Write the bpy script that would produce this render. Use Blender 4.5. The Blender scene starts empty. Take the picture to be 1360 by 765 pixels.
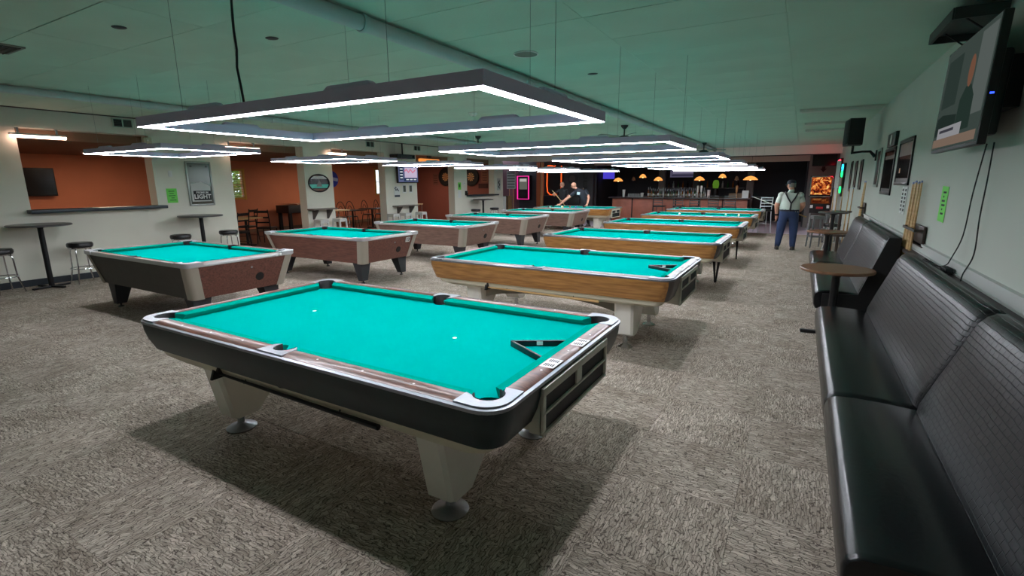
import bpy, bmesh, math, random
from mathutils import Matrix, Vector, Euler
random.seed(7)
PI = math.pi
S = bpy.context.scene
COL = S.collection
# ------------------------------------------------------------------ camera, world, exposure
cam_d = bpy.data.cameras.new('camera')
cam = bpy.data.objects.new('camera', cam_d); COL.objects.link(cam)
FPX, YAW, PITCH, ROLL = 653.95, 0.523, -0.211, -0.005
cam.location = (0.469, 0.186, 1.691)
_f = Vector((-math.sin(YAW)*math.cos(PITCH), math.cos(YAW)*math.cos(PITCH), math.sin(PITCH)))
_r = Vector((math.cos(YAW), math.sin(YAW), 0)); _u = _r.cross(_f)
_r2 = math.cos(ROLL)*_r + math.sin(ROLL)*_u; _u2 = -math.sin(ROLL)*_r + math.cos(ROLL)*_u
cam.rotation_euler = Matrix(((_r2.x,_u2.x,-_f.x),(_r2.y,_u2.y,-_f.y),(_r2.z,_u2.z,-_f.z))).to_euler()
cam_d.sensor_width = 36; cam_d.lens = 36*FPX/1360; cam_d.clip_start = 0.05
S.camera = cam
w = bpy.data.worlds.new('daylight'); S.world = w; w.use_nodes = True
w.node_tree.nodes['Background'].inputs[0].default_value = (0.72, 0.85, 1.0, 1)
w.node_tree.nodes['Background'].inputs[1].default_value = 1.6
S.view_settings.view_transform = 'Standard'; S.view_settings.look = 'None'
S.view_settings.gamma = 1; S.view_settings.use_curve_mapping = False
S.view_settings.exposure = 1.45
BACK_FILL = 17.0         # radiance of the unseen fill lights added in the back room
LED = 22.0           # radiance of the table lamps' diffusers

# ------------------------------------------------------------------ helpers
def lin(c):
    return tuple(((x/255)/12.92 if x/255 <= .04045 else ((x/255+.055)/1.055)**2.4) for x in c)
MATS = {}
def mat(name, col, rough=.5, metal=0., var=0., vscale=8., vstretch=(1,1,1), bump=0., bscale=60., col2=None, emit=0., spec=None, coat=0., coords='Object', detail=3.):
    if name in MATS: return MATS[name]
    m = bpy.data.materials.new(name); m.use_nodes = True; MATS[name] = m
    nt = m.node_tree; N = nt.nodes; Lk = nt.links; p = N['Principled BSDF']
    c = lin(col); p.inputs['Base Color'].default_value = (*c, 1)
    p.inputs['Roughness'].default_value = rough; p.inputs['Metallic'].default_value = metal
    if spec is not None: p.inputs['Specular IOR Level'].default_value = spec
    if coat: p.inputs['Coat Weight'].default_value = coat; p.inputs['Coat Roughness'].default_value = .08
    if emit:
        p.inputs['Emission Color'].default_value = (*c, 1); p.inputs['Emission Strength'].default_value = emit
    if var or col2 or bump:
        tc = N.new('ShaderNodeTexCoord'); mp = N.new('ShaderNodeMapping'); mp.inputs['Scale'].default_value = vstretch
        Lk.new(tc.outputs[coords], mp.inputs[0])
        nz = N.new('ShaderNodeTexNoise'); nz.inputs['Scale'].default_value = vscale; nz.inputs['Detail'].default_value = detail
        Lk.new(mp.outputs[0], nz.inputs[0])
        if var or col2:
            r = N.new('ShaderNodeValToRGB'); e = r.color_ramp.elements
            c2 = lin(col2) if col2 else tuple(x*(1+var) for x in c)
            c1 = c if col2 else tuple(x*(1-var) for x in c)
            e[0].position = .32; e[1].position = .68; e[0].color = (*c1, 1); e[1].color = (*c2, 1)
            Lk.new(nz.outputs[0], r.inputs[0]); Lk.new(r.outputs[0], p.inputs['Base Color'])
        if bump:
            n2 = N.new('ShaderNodeTexNoise'); n2.inputs['Scale'].default_value = bscale; n2.inputs['Detail'].default_value = 2
            Lk.new(mp.outputs[0], n2.inputs[0])
            b = N.new('ShaderNodeBump'); b.inputs['Strength'].default_value = bump; b.inputs['Distance'].default_value = .01
            Lk.new(n2.outputs[0], b.inputs['Height']); Lk.new(b.outputs[0], p.inputs['Normal'])
    return m
def glow(name, col, strength):
    if name in MATS: return MATS[name]
    m = bpy.data.materials.new(name); m.use_nodes = True; MATS[name] = m
    nt = m.node_tree; nt.nodes.remove(nt.nodes['Principled BSDF'])
    e = nt.nodes.new('ShaderNodeEmission'); e.inputs[0].default_value = (*lin(col), 1); e.inputs[1].default_value = strength
    nt.links.new(e.outputs[0], nt.nodes['Material Output'].inputs[0]); return m

class G:
    """collects shapes in one bmesh; mi = slot index of the material"""
    def __init__(s): s.b = bmesh.new(); s.mi = 0
    def _mat(s, faces):
        for f in faces: f.material_index = s.mi
        return s
    def box(s, c, d, rz=0., bev=0., R=None, top=None):
        """box of size d at c; top=(sx,sy) scales the upper face"""
        M = Matrix.Translation(c) @ (R.to_matrix().to_4x4() if R else Matrix.Rotation(rz, 4, 'Z'))
        vs = []
        for z in (-.5, .5):
            k = top if (top and z > 0) else (1, 1)
            for x, y in ((-.5,-.5),(.5,-.5),(.5,.5),(-.5,.5)):
                vs.append(s.b.verts.new(M @ Vector((x*d[0]*k[0], y*d[1]*k[1], z*d[2]))))
        fs = [s.b.faces.new([vs[i] for i in q]) for q in ((3,2,1,0),(4,5,6,7),(0,1,5,4),(1,2,6,5),(2,3,7,6),(3,0,4,7))]
        s._mat(fs)
        if bev:
            es = list({e for f in fs for e in f.edges})
            r = bmesh.ops.bevel(s.b, geom=es, offset=bev, segments=2, affect='EDGES', profile=.5)
            s._mat(r['faces'])
        return s
    def prism(s, pts, z0, z1, axis='z'):
        """extrude a plan polygon; axis: which axis is the extrusion"""
        def P(a, b, t): return {'z': (a, b, t), 'y': (a, t, b), 'x': (t, a, b)}[axis]
        A = [s.b.verts.new(P(a, b, z0)) for a, b in pts]; B = [s.b.verts.new(P(a, b, z1)) for a, b in pts]
        n = len(pts); fs = [s.b.faces.new(A[::-1]), s.b.faces.new(B)]
        fs += [s.b.faces.new((A[i], A[(i+1) % n], B[(i+1) % n], B[i])) for i in range(n)]
        return s._mat(fs)
    def loft(s, rings, close=True, cap=(True, True)):
        V = [[s.b.verts.new(p) for p in r] for r in rings]; fs = []
        n = len(V[0])
        for a, b in zip(V, V[1:]):
            for i in range(n if close else n-1):
                j = (i+1) % n; fs.append(s.b.faces.new((a[i], a[j], b[j], b[i])))
        if close and cap[0]: fs.append(s.b.faces.new(V[0][::-1]))
        if close and cap[1]: fs.append(s.b.faces.new(V[-1]))
        return s._mat(fs)
    def lathe(s, prof, c=(0,0,0), n=20, axis=None, sx=1., sy=1.):
        """profile of (r, h) around z (or along axis vector)"""
        q = Vector((0,0,1)).rotation_difference(Vector(axis)) if axis else None
        rings = []
        for r, h in prof:
            ring = []
            for i in range(n):
                a = 2*PI*i/n; v = Vector((max(r,1e-4)*math.cos(a)*sx, max(r,1e-4)*math.sin(a)*sy, h))
                if q: v = q @ v
                ring.append(Vector(c)+v)
            rings.append(ring)
        return s.loft(rings)
    def rod(s, a, b, r0, r1=None, n=8):
        a, b = Vector(a), Vector(b); d = b-a
        return s.lathe([(r0, 0), (r1 if r1 is not None else r0, d.length)], a, n, d)
    def tube(s, pts, r, n=8, closed=False):
        P = [Vector(p) for p in pts]; rings = []
        rr = r if isinstance(r, (list, tuple)) else [r]*len(P)
        up = Vector((0.123, .456, .88)).normalized()
        for i, p in enumerate(P):
            if closed: t = P[(i+1) % len(P)]-P[i-1]
            else: t = P[min(i+1, len(P)-1)]-P[max(i-1, 0)]
            t.normalize(); x = t.cross(up)
            if x.length < 1e-3: x = t.cross(Vector((1,0,0)))
            x.normalize(); y = t.cross(x)
            if rings:   # keep the frame steady
                x = (px - t*px.dot(t)).normalized(); y = t.cross(x)
            px = x
            rings.append([p + rr[i]*(math.cos(2*PI*k/n)*x+math.sin(2*PI*k/n)*y) for k in range(n)])
        if closed: rings.append(rings[0]); return s.loft(rings, cap=(False, False))
        return s.loft(rings)
    def ball(s, c, r, n=12, sc=(1,1,1)):
        k = max(4, n//2)
        prof = [(math.sin(PI*i/k), -math.cos(PI*i/k)) for i in range(k+1)]
        return s.loft([[Vector((c[0]+r*sc[0]*max(q,1e-3)*math.cos(2*PI*j/n), c[1]+r*sc[1]*max(q,1e-3)*math.sin(2*PI*j/n), c[2]+r*sc[2]*h)) for j in range(n)] for q, h in prof])
    def quad(s, p):
        return s._mat([s.b.faces.new([s.b.verts.new(q) for q in p])])
    def text(s, txt, size, c, depth=.001, align='CENTER', plane='xz', bold=0.):
        """flat lettering, reading along +x, up +z (plane xz, facing -y) or lying (plane xy)"""
        cu = bpy.data.curves.new('lettering', 'FONT'); cu.body = txt; cu.size = size; cu.align_x = align; cu.align_y = 'CENTER'
        cu.extrude = depth; cu.resolution_u = 2; cu.offset = bold
        o = bpy.data.objects.new('lettering', cu); COL.objects.link(o)
        bpy.context.view_layer.update()
        me = bpy.data.meshes.new_from_object(o.evaluated_get(bpy.context.evaluated_depsgraph_get()))
        bpy.data.objects.remove(o); bpy.data.curves.remove(cu)
        vs = []
        for v in me.vertices:
            x, y, z = v.co
            vs.append(s.b.verts.new((c[0]+x, c[1]-z, c[2]+y) if plane == 'xz' else (c[0]+x, c[1]+y, c[2]+z)))
        fs = []
        for p in me.polygons:
            try: fs.append(s.b.faces.new([vs[i] for i in p.vertices]))
            except ValueError: pass
        bpy.data.meshes.remove(me)
        return s._mat(fs)
    def mesh(s, name, sharp=35):
        bmesh.ops.recalc_face_normals(s.b, faces=s.b.faces[:])
        me = bpy.data.meshes.new(name); s.b.to_mesh(me); s.b.free()
        me.polygons.foreach_set('use_smooth', [True]*len(me.polygons)); me.set_sharp_from_angle(angle=math.radians(sharp))
        return me
    def build(s, name, mats, parent=None, loc=None, rz=None, sharp=35):
        me = s.mesh(name, sharp)
        for m in (mats if isinstance(mats, (list, tuple)) else [mats]): me.materials.append(m)
        return put(name, me, parent, loc, rz)
def put(name, me, parent=None, loc=None, rz=None):
    o = bpy.data.objects.new(name, me); COL.objects.link(o)
    if parent: o.parent = parent
    if loc: o.location = loc
    if rz: o.rotation_euler = (0, 0, rz)
    return o
def tag(o, label=None, cat=None, group=None, kind=None):
    if label: o['label'] = label
    if cat: o['category'] = cat
    if group: o['group'] = group
    if kind: o['kind'] = kind
    return o
def thing(name, label, cat, loc=(0,0,0), rz=0., group=None):
    o = bpy.data.objects.new(name, None); COL.objects.link(o); o.location = loc; o.rotation_euler = (0, 0, rz)
    o.empty_display_size = .1
    return tag(o, label, cat, group)
def struct(o): o['kind'] = 'structure'; return o
def dup(root, loc=None, rz=None, label=None, group=None):
    r = root.copy(); COL.objects.link(r)
    if loc is not None: r.location = loc
    if rz is not None: r.rotation_euler = (0, 0, rz)
    if label: r['label'] = label
    if group: r['group'] = group
    for ch in list(root.children):
        c = ch.copy(); COL.objects.link(c); c.parent = r
        for g in list(ch.children):
            d = g.copy(); COL.objects.link(d); d.parent = c
    return r
def smooth_path(P, n=5):
    V = [Vector(p) for p in P]; V = [V[0]]+V+[V[-1]]; out = []
    for a, b_, c, d in zip(V, V[1:], V[2:], V[3:]):
        for i in range(n):
            t_ = i/n; out.append(.5*((2*b_)+(c-a)*t_+(2*a-5*b_+4*c-d)*t_*t_+(3*b_-a-3*c+d)*t_**3))
    return out+[V[-1]]
def arc(cx, cy, r, a0, a1, n):
    return [(cx+r*math.cos(math.radians(a0+(a1-a0)*i/n)), cy+r*math.sin(math.radians(a0+(a1-a0)*i/n))) for i in range(n+1)]
def rrect(a, b, r, n=6):
    return arc(a-r, b-r, r, 0, 90, n)+arc(-a+r, b-r, r, 90, 180, n)+arc(-a+r, -b+r, r, 180, 270, n)+arc(a-r, -b+r, r, 270, 360, n)

# ------------------------------------------------------------------ materials
def carpet_mat():
    m = bpy.data.materials.new('carpet'); m.use_nodes = True; nt = m.node_tree; N = nt.nodes; L = nt.links; p = N['Principled BSDF']
    p.inputs['Roughness'].default_value = .95; p.inputs['Specular IOR Level'].default_value = .1
    uv = N.new('ShaderNodeUVMap'); uv.uv_map = 'UVMap'
    nd = N.new('ShaderNodeTexNoise'); nd.inputs['Scale'].default_value = 17; nd.inputs['Detail'].default_value = 3
    L.new(uv.outputs[0], nd.inputs[0])
    mx = N.new('ShaderNodeMix'); mx.data_type = 'RGBA'; mx.blend_type = 'LINEAR_LIGHT'; mx.inputs[0].default_value = .05
    L.new(uv.outputs[0], mx.inputs[6]); L.new(nd.outputs['Color'], mx.inputs[7])
    br = N.new('ShaderNodeTexBrick'); br.inputs['Scale'].default_value = 1; br.inputs['Brick Width'].default_value = .085; br.inputs['Row Height'].default_value = .021
    br.inputs['Mortar Size'].default_value = .0034; br.inputs['Mortar Smooth'].default_value = .9; br.offset = .37; br.squash = .7; br.squash_frequency = 3
    br.inputs['Color1'].default_value = (*lin((212,200,186)),1); br.inputs['Color2'].default_value = (*lin((175,164,151)),1); br.inputs['Mortar'].default_value = (*lin((108,99,91)),1)
    L.new(mx.outputs[2], br.inputs[0])
    mp = N.new('ShaderNodeMapping'); mp.inputs['Scale'].default_value = (14, 150, 1); L.new(uv.outputs[0], mp.inputs[0])
    n2 = N.new('ShaderNodeTexNoise'); n2.inputs['Scale'].default_value = 1; n2.inputs['Detail'].default_value = 4; L.new(mp.outputs[0], n2.inputs[0])
    r2 = N.new('ShaderNodeValToRGB'); r2.color_ramp.elements[0].position = .36; r2.color_ramp.elements[1].position = .62
    r2.color_ramp.elements[0].color = (.42,.40,.385,1); r2.color_ramp.elements[1].color = (1.06,1.05,1.04,1)
    L.new(n2.outputs[0], r2.inputs[0])
    n3 = N.new('ShaderNodeTexNoise'); n3.inputs['Scale'].default_value = 2.2; L.new(uv.outputs[0], n3.inputs[0])
    r3 = N.new('ShaderNodeValToRGB'); r3.color_ramp.elements[0].position = .35; r3.color_ramp.elements[1].position = .7
    r3.color_ramp.elements[0].color = (.82,.80,.78,1); r3.color_ramp.elements[1].color = (1.05,1.05,1.05,1); L.new(n3.outputs[0], r3.inputs[0])
    m1 = N.new('ShaderNodeMix'); m1.data_type = 'RGBA'; m1.blend_type = 'MULTIPLY'; m1.inputs[0].default_value = .85
    L.new(br.outputs[0], m1.inputs[6]); L.new(r2.outputs[0], m1.inputs[7])
    m2 = N.new('ShaderNodeMix'); m2.data_type = 'RGBA'; m2.blend_type = 'MULTIPLY'; m2.inputs[0].default_value = 1
    L.new(m1.outputs[2], m2.inputs[6]); L.new(r3.outputs[0], m2.inputs[7]); L.new(m2.outputs[2], p.inputs['Base Color'])
    b = N.new('ShaderNodeBump'); b.inputs['Strength'].default_value = .5; b.inputs['Distance'].default_value = .004
    L.new(m1.outputs[2], b.inputs['Height']); L.new(b.outputs[0], p.inputs['Normal'])
    MATS['carpet'] = m; return m
def croc_mat():
    m = bpy.data.materials.new('embossed_vinyl'); m.use_nodes = True; nt = m.node_tree; N = nt.nodes; L = nt.links; p = N['Principled BSDF']
    p.inputs['Base Color'].default_value = (*lin((20,22,25)),1); p.inputs['Roughness'].default_value = .34; p.inputs['Specular IOR Level'].default_value = .42
    uv = N.new('ShaderNodeUVMap'); uv.uv_map = 'UVMap'
    nd = N.new('ShaderNodeTexNoise'); nd.inputs['Scale'].default_value = 9; L.new(uv.outputs[0], nd.inputs[0])
    mx = N.new('ShaderNodeMix'); mx.data_type = 'RGBA'; mx.blend_type = 'LINEAR_LIGHT'; mx.inputs[0].default_value = .006
    L.new(uv.outputs[0], mx.inputs[6]); L.new(nd.outputs['Color'], mx.inputs[7])
    br = N.new('ShaderNodeTexBrick'); br.inputs['Scale'].default_value = 1; br.inputs['Brick Width'].default_value = .052; br.inputs['Row Height'].default_value = .03
    br.inputs['Mortar Size'].default_value = .0025; br.inputs['Mortar Smooth'].default_value = .9; br.inputs['Bias'].default_value = 0
    br.inputs['Color1'].default_value = (1,1,1,1); br.inputs['Color2'].default_value = (.75,.75,.75,1); br.inputs['Mortar'].default_value = (0,0,0,1)
    L.new(mx.outputs[2], br.inputs[0])
    b = N.new('ShaderNodeBump'); b.inputs['Strength'].default_value = .75; b.inputs['Distance'].default_value = .004
    L.new(br.outputs[0], b.inputs['Height']); L.new(b.outputs[0], p.inputs['Normal'])
    MATS['croc'] = m; return m
carpet = carpet_mat(); croc = croc_mat()
felt = mat('green_felt', (0,154,144), .9, var=.02, vscale=3, bump=.08, bscale=700, spec=0.)
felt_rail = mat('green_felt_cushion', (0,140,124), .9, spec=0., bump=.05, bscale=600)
alu = mat('brushed_aluminium', (158,163,170), .36, .9, var=.05, vscale=30, vstretch=(1,8,1))
chrome = mat('chrome', (215,218,222), .12, 1.)
cream = mat('cream_enamel', (214,208,184), .45, var=.04, vscale=5)
pale = mat('pale_grey_enamel', (232,229,218), .4, var=.04, vscale=5)
blackpl = mat('black_apron', (10,40,42), .42, var=.15, vscale=20)
blackrub = mat('black_rubber', (12,12,14), .6)
blackmetal = mat('black_metal', (18,18,20), .45, .3)
wal_cap = mat('brown_laminate', (64,38,30), .3, vstretch=(2,14,14), vscale=5, col2=(108,66,50), coat=.2)
oak = mat('honey_oak', (140,94,46), .4, vstretch=(1.2,14,14), vscale=3.5, col2=(186,134,74), coat=.15, detail=5)
redlam = mat('red_brown_laminate', (92,56,48), .42, vstretch=(1.5,12,14), vscale=4, col2=(124,78,66))
redlam2 = mat('grey_brown_laminate', (104,80,70), .45, vstretch=(1.5,12,14), vscale=4, col2=(136,106,94))
greycap = mat('worn_grey_rail', (120,114,112), .3, var=.15, vscale=6, vstretch=(1,6,1), coat=.2)
greybox = mat('grey_box_enamel', (205,200,186), .45, var=.06, vscale=6)
darkslot = mat('dark_tray', (14,15,17), .6)
white = mat('white_plastic', (225,225,222), .45)
paper = mat('white_paper', (222,224,222), .7)
greenp = mat('lime_paper', (120,222,96), .7)
ink = mat('dark_ink', (26,26,30), .7)
wallgrey = mat('painted_wall_grey', (226,224,210), .75, var=.035, vscale=1.2, bump=.05, bscale=90)
wallR = mat('painted_wall_right', (190,195,186), .7, var=.04, vscale=1.0, bump=.05, bscale=90)
ceilm = mat('painted_ceiling', (182,204,188), .85, var=.05, vscale=1.3, bump=.12, bscale=45, coords='Object')  # green tint put in for light bounced off the felt
orange = mat('terracotta_wall', (196,122,90), .75, var=.05, vscale=1.5)
darkred = mat('dark_red_wall', (136,78,68), .75, var=.05, vscale=1.5)
vinyl = mat('black_vinyl', (20,22,24), .24, bump=.05, bscale=50, spec=.5)
vinyl2 = mat('black_seat_vinyl', (22,22,24), .35, bump=.06, bscale=60)
darkwall = mat('charcoal_wall', (66,64,68), .7, var=.1, vscale=2)
screenoff = mat('dark_screen', (10,12,14), .15)
woodtop = mat('brown_table_top', (104,74,52), .35, vstretch=(2,12,2), vscale=4, col2=(128,92,66))
palewood = mat('pale_maple', (196,156,100), .4, vstretch=(1,10,10), vscale=4, col2=(214,178,124))
redwood = mat('red_brown_wood', (128,66,40), .35)
skin = mat('skin', (196,140,116), .55, var=.05, vscale=20)
ledm = glow('led_diffuser', (244,246,255), LED)
warmled = glow('warm_strip', (255,206,184), 6)
housing = mat('lamp_housing', (204,192,220), .5, .1)  # purple cast of the LEDs put into the housing's grey

# ------------------------------------------------------------------ the room
CZ = 2.90; XR = 1.55; XL = -10.75; YB = -3.0; YF = 21.5
# floor: slab + carpet tiles
g = G(); g.box((-5,10.5,-.06),(13.4,29,.08)); floor = struct(g.build('floor', mat('floor_slab',(40,36,34),.9)))
TS = .61
def tile_mesh(k):
    b = bmesh.new(); h = TS/2-.0006
    lo = [b.verts.new((x*h,y*h,-.019)) for x,y in ((-1,-1),(1,-1),(1,1),(-1,1))]
    mid = [b.verts.new((x*h,y*h,-.0012)) for x,y in ((-1,-1),(1,-1),(1,1),(-1,1))]
    hi = [b.verts.new((x*(h-.0015),y*(h-.0015),0)) for x,y in ((-1,-1),(1,-1),(1,1),(-1,1))]
    b.faces.new(hi)
    for A,B in ((lo,mid),(mid,hi)):
        for i in range(4): b.faces.new((A[i],A[(i+1)%4],B[(i+1)%4],B[i]))
    uvl = b.loops.layers.uv.new('UVMap'); ox, oy = random.uniform(0,40), random.uniform(0,40)
    for f in b.faces:
        for l in f.loops:
            l[uvl].uv = (l.vert.co.x+ox, l.vert.co.y+oy)
    me = bpy.data.meshes.new('carpet_tile'); b.to_mesh(me); b.free(); me.materials.append(carpet); return me
tms = [tile_mesh(k) for k in range(14)]
cells = []
cx0 = XL-.14
nx = int((XR-cx0)/TS)+1; ny = 32
for i in range(nx):
    for j in range(ny):
        x = XR-TS/2-i*TS; y = -.9+TS/2+j*TS
        d = math.hypot(x-.47, y-.19)
        vis = (Vector((x,y,0))-cam.location).dot(_f) > -.2
        cells.append((d if vis else 99, x, y, i, j))
cells.sort()
b = bmesh.new(); uvl = b.loops.layers.uv.new('UVMap')
for n, (d, x, y, i, j) in enumerate(cells):
    r = ((i+j) % 2)*PI/2 + random.choice((0, PI))
    if n < 298:
        put('carpet_tile', random.choice(tms), floor, (x, y, 0), r)
    else:
        h = TS/2-.0006; ox, oy = random.uniform(0,40), random.uniform(0,40); c, s_ = math.cos(r), math.sin(r)
        vs = [b.verts.new((x+u*h, y+v*h, z)) for z in (-.019, 0) for u,v in ((-1,-1),(1,-1),(1,1),(-1,1))]
        for q in ((4,5,6,7),(0,1,5,4),(1,2,6,5),(2,3,7,6),(3,0,4,7)):
            f = b.faces.new([vs[k] for k in q])
            for l in f.loops:
                dx, dy = l.vert.co.x-x, l.vert.co.y-y; l[uvl].uv = (c*dx+s_*dy+ox, -s_*dx+c*dy+oy)
me = bpy.data.meshes.new('carpet_tiles'); b.to_mesh(me); b.free(); me.materials.append(carpet)
tag(put('carpet_tiles', me, floor), kind='stuff')
g = G(); g.box((-5,21.75,-.011),(13.4,6.4,.02)); g.build('bar_flooring', mat('pale_bar_floor',(208,194,208),.35,var=.06,vscale=4), floor)
# back-room floor and shell
g = G(); g.box((-13.8,9.3,-.03),(5.8,19.5,.06)); struct(g.build('floor_back_room', mat('brown_tile_floor',(92,58,44),.5,var=.12,vscale=3)))
g = G(); g.box((-13.73,9.3,2.66),(5.38,19.5,.40)); struct(g.build('ceiling_back_room', mat('back_ceiling',(128,98,78),.8)))
XO = -16.35
g = G()   # far terracotta wall with two window openings
wins = [(10.15,10.72,1.2,2.16),(16.95,17.55,1.2,2.3)]
ys = [-.5]+[v for w_ in wins for v in w_[:2]]+[18.7]
for a, c in ((ys[0],ys[1]),(ys[2],ys[3]),(ys[4],ys[5])): g.box((XO-.1,(a+c)/2,1.25),(.2,c-a,2.6))
for a, c, z0, z1 in wins:
    g.box((XO-.1,(a+c)/2,z0/2),(.2,c-a,z0)); g.box((XO-.1,(a+c)/2,(z1+2.58)/2),(.2,c-a,2.58-z1))
struct(g.build('wall_back_room_far', orange))
g = G(); g.box((-13.6,18.6,1.26),(5.6,.2,2.55)); struct(g.build('wall_back_room_end', darkred))
g = G(); g.box((-13.6,-.5,1.26),(5.6,.2,2.55)); struct(g.build('wall_back_room_near', orange))
g = G(); g.box((XO+.012,8.9,.06),(.025,18.8,.12)); struct(g.build('baseboard_back_room', mat('tan_baseboard',(120,92,72),.6)))
# left wall: piers, header and the sills of two serving openings
TH = .28
g = G()
def pier(y0, y1, z0=0, z1=2.62): g.box((XL-TH/2,(y0+y1)/2,(z0+z1)/2),(TH,y1-y0,z1-z0))
pier(YB,3.42); pier(3.42,5.36,0,1.25); pier(5.36,6.95); pier(8.88,9.78); pier(11.8,13.27); pier(15.38,16.2); pier(16.2,18.2,0,1.2); pier(18.2,18.9)
g.box((XL-TH/2,(YB+20.4)/2,2.79),(TH,20.4-YB,.34))
wl = struct(g.build('wall_left', wallgrey))
g = G(); g.box((XL-.75,20.2,1.45),(.2,2.9,2.9)); g.box((XL-.5,18.8,1.45),(.7,.2,2.9)); struct(g.build('wall_left_end', mat('pink_lit_wall',(120,92,98),.7)))  # pink of the jukebox neon put into the wall colour
for y0, y1, z in ((3.36,5.44,1.25),(16.15,18.25,1.2)):
    g = G(); g.box((XL+.02,(y0+y1)/2,z),(.38,y1-y0,.06),bev=.012)
    struct(g.build('trim_%d' % (1 if y0 < 10 else 2), mat('slate_ledge',(44,54,62),.35)))
g = G()
for a, c in ((YB,6.95),(8.88,9.78),(11.8,13.27),(15.38,18.9)): g.box((XL+.008,(a+c)/2,.055),(.016,c-a,.11))
struct(g.build('baseboard_left', mat('slate_base',(40,46,54),.5)))
# right wall, near wall, far walls
g = G(); g.box((XR+.1,9.3,1.45),(.2,24.8,2.9)); struct(g.build('wall_right', wallR))
g = G(); g.box((-4.6,YB-.1,1.45),(12.8,.2,2.9)); struct(g.build('wall_near', wallgrey))
g = G(); g.box((XL-.14,-1.75,1.45),(.3,2.5,2.9)); struct(g.build('wall_left_near', wallgrey))
g = G(); g.box((-9.65,YF+.1,1.45),(4.4,.2,2.9)); g.box((-7.65,YF-.12,1.35),(.26,.26,2.7))
struct(g.build('wall_far_left', darkwall))
g = G(); g.box((-3.6,24.6,1.35),(10.5,.2,2.7)); g.box((-7.5,23.1,1.35),(.1,3,2.7)); g.box((.65,23.1,1.35),(.1,3,2.7)); struct(g.build('wall_far', mat('black_bar_wall',(46,44,50),.7)))
g = G(); g.box((1.15,YF+.1,1.45),(1.0,.2,2.9)); struct(g.build('wall_far_right', mat('grey_pillar',(122,112,108),.7)))
g = G(); g.box((-3.6,23.1,2.76),(10.6,3.4,.3)); struct(g.build('ceiling_bar', mat('dark_ceiling',(38,36,38),.8)))
# bulkheads over the bar
bulk = mat('bulkhead_paint',(244,226,216),.7)
g = G(); g.box((-4.6,20.5,2.75),(12.4,.2,.30)); g.build('beam', bulk)['kind'] = 'structure'
g = G(); g.box((-3.5,21.45,2.5),(8.3,.2,.2)); struct(g.build('trim_3', mat('header_paint',(170,148,136),.7)))
# ceiling: backing slab + painted boards
g = G(); g.box((-4.6,8.9,CZ+.06),(12.7,24.4,.08)); ceil = struct(g.build('ceiling', mat('ceiling_slab',(26,30,28),.9)))
PW, PD = 1.33, .66
def panel_mesh(gx, gy):
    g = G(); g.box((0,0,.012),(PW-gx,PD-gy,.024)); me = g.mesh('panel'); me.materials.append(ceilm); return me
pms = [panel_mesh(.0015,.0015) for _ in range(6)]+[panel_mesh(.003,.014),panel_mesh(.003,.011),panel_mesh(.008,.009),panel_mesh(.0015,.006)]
i = 0; x = .25+PW/2
fill = G()
while x > XL-.3:
    y = .33-.66*2; 
    while y < 20.3:
        yy = y+ (.0 if i % 2 else 0)
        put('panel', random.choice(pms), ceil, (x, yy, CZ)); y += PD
    x -= PW; i += 1
y = .33-1.32
while y < 20.3:
    put('panel', pms[0] if random.random() < .8 else pms[7], ceil, (.25+PW+PW/2-.0, y, CZ)) if False else None
    y += PD
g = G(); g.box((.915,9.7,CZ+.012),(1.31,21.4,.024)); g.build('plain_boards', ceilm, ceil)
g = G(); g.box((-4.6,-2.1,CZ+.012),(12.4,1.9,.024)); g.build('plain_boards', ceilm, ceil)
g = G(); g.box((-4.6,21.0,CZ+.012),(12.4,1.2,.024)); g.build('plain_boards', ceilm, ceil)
# round duct and side pipe under the ceiling
ductm = mat('painted_duct',(178,182,184),.5,var=.05,vscale=3)
def duct(name, x, z, r, y0, y1, n, label):
    d = thing(name, label, 'duct', (x, y0, z))
    L_ = (y1-y0)/n
    for k in range(n):
        g = G(); g.lathe([(r,0),(r,L_-.03)],(0,k*L_,0),20,(0,1,0)); g.build('duct_section', ductm, d)
        g = G(); g.lathe([(r+.006,0),(r+.012,.02),(r+.006,.05)],(0,(k+1)*L_-.05,0),20,(0,1,0)); g.build('coupling', ductm, d)
        g = G(); g.rod((r*.0,k*L_+L_/2,r),(0,k*L_+L_/2,CZ-z+.0),.008); g.build('hanger', alu, d)
    return d
duct('ceiling_duct', -2.43, 2.835, .055, .6, 20.35, 8, 'long round painted air duct under the ceiling above the table row')
duct('ceiling_duct', -8.05, 2.84, .05, .2, 20.3, 10, 'thin painted pipe under the ceiling above the left table row')

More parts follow.
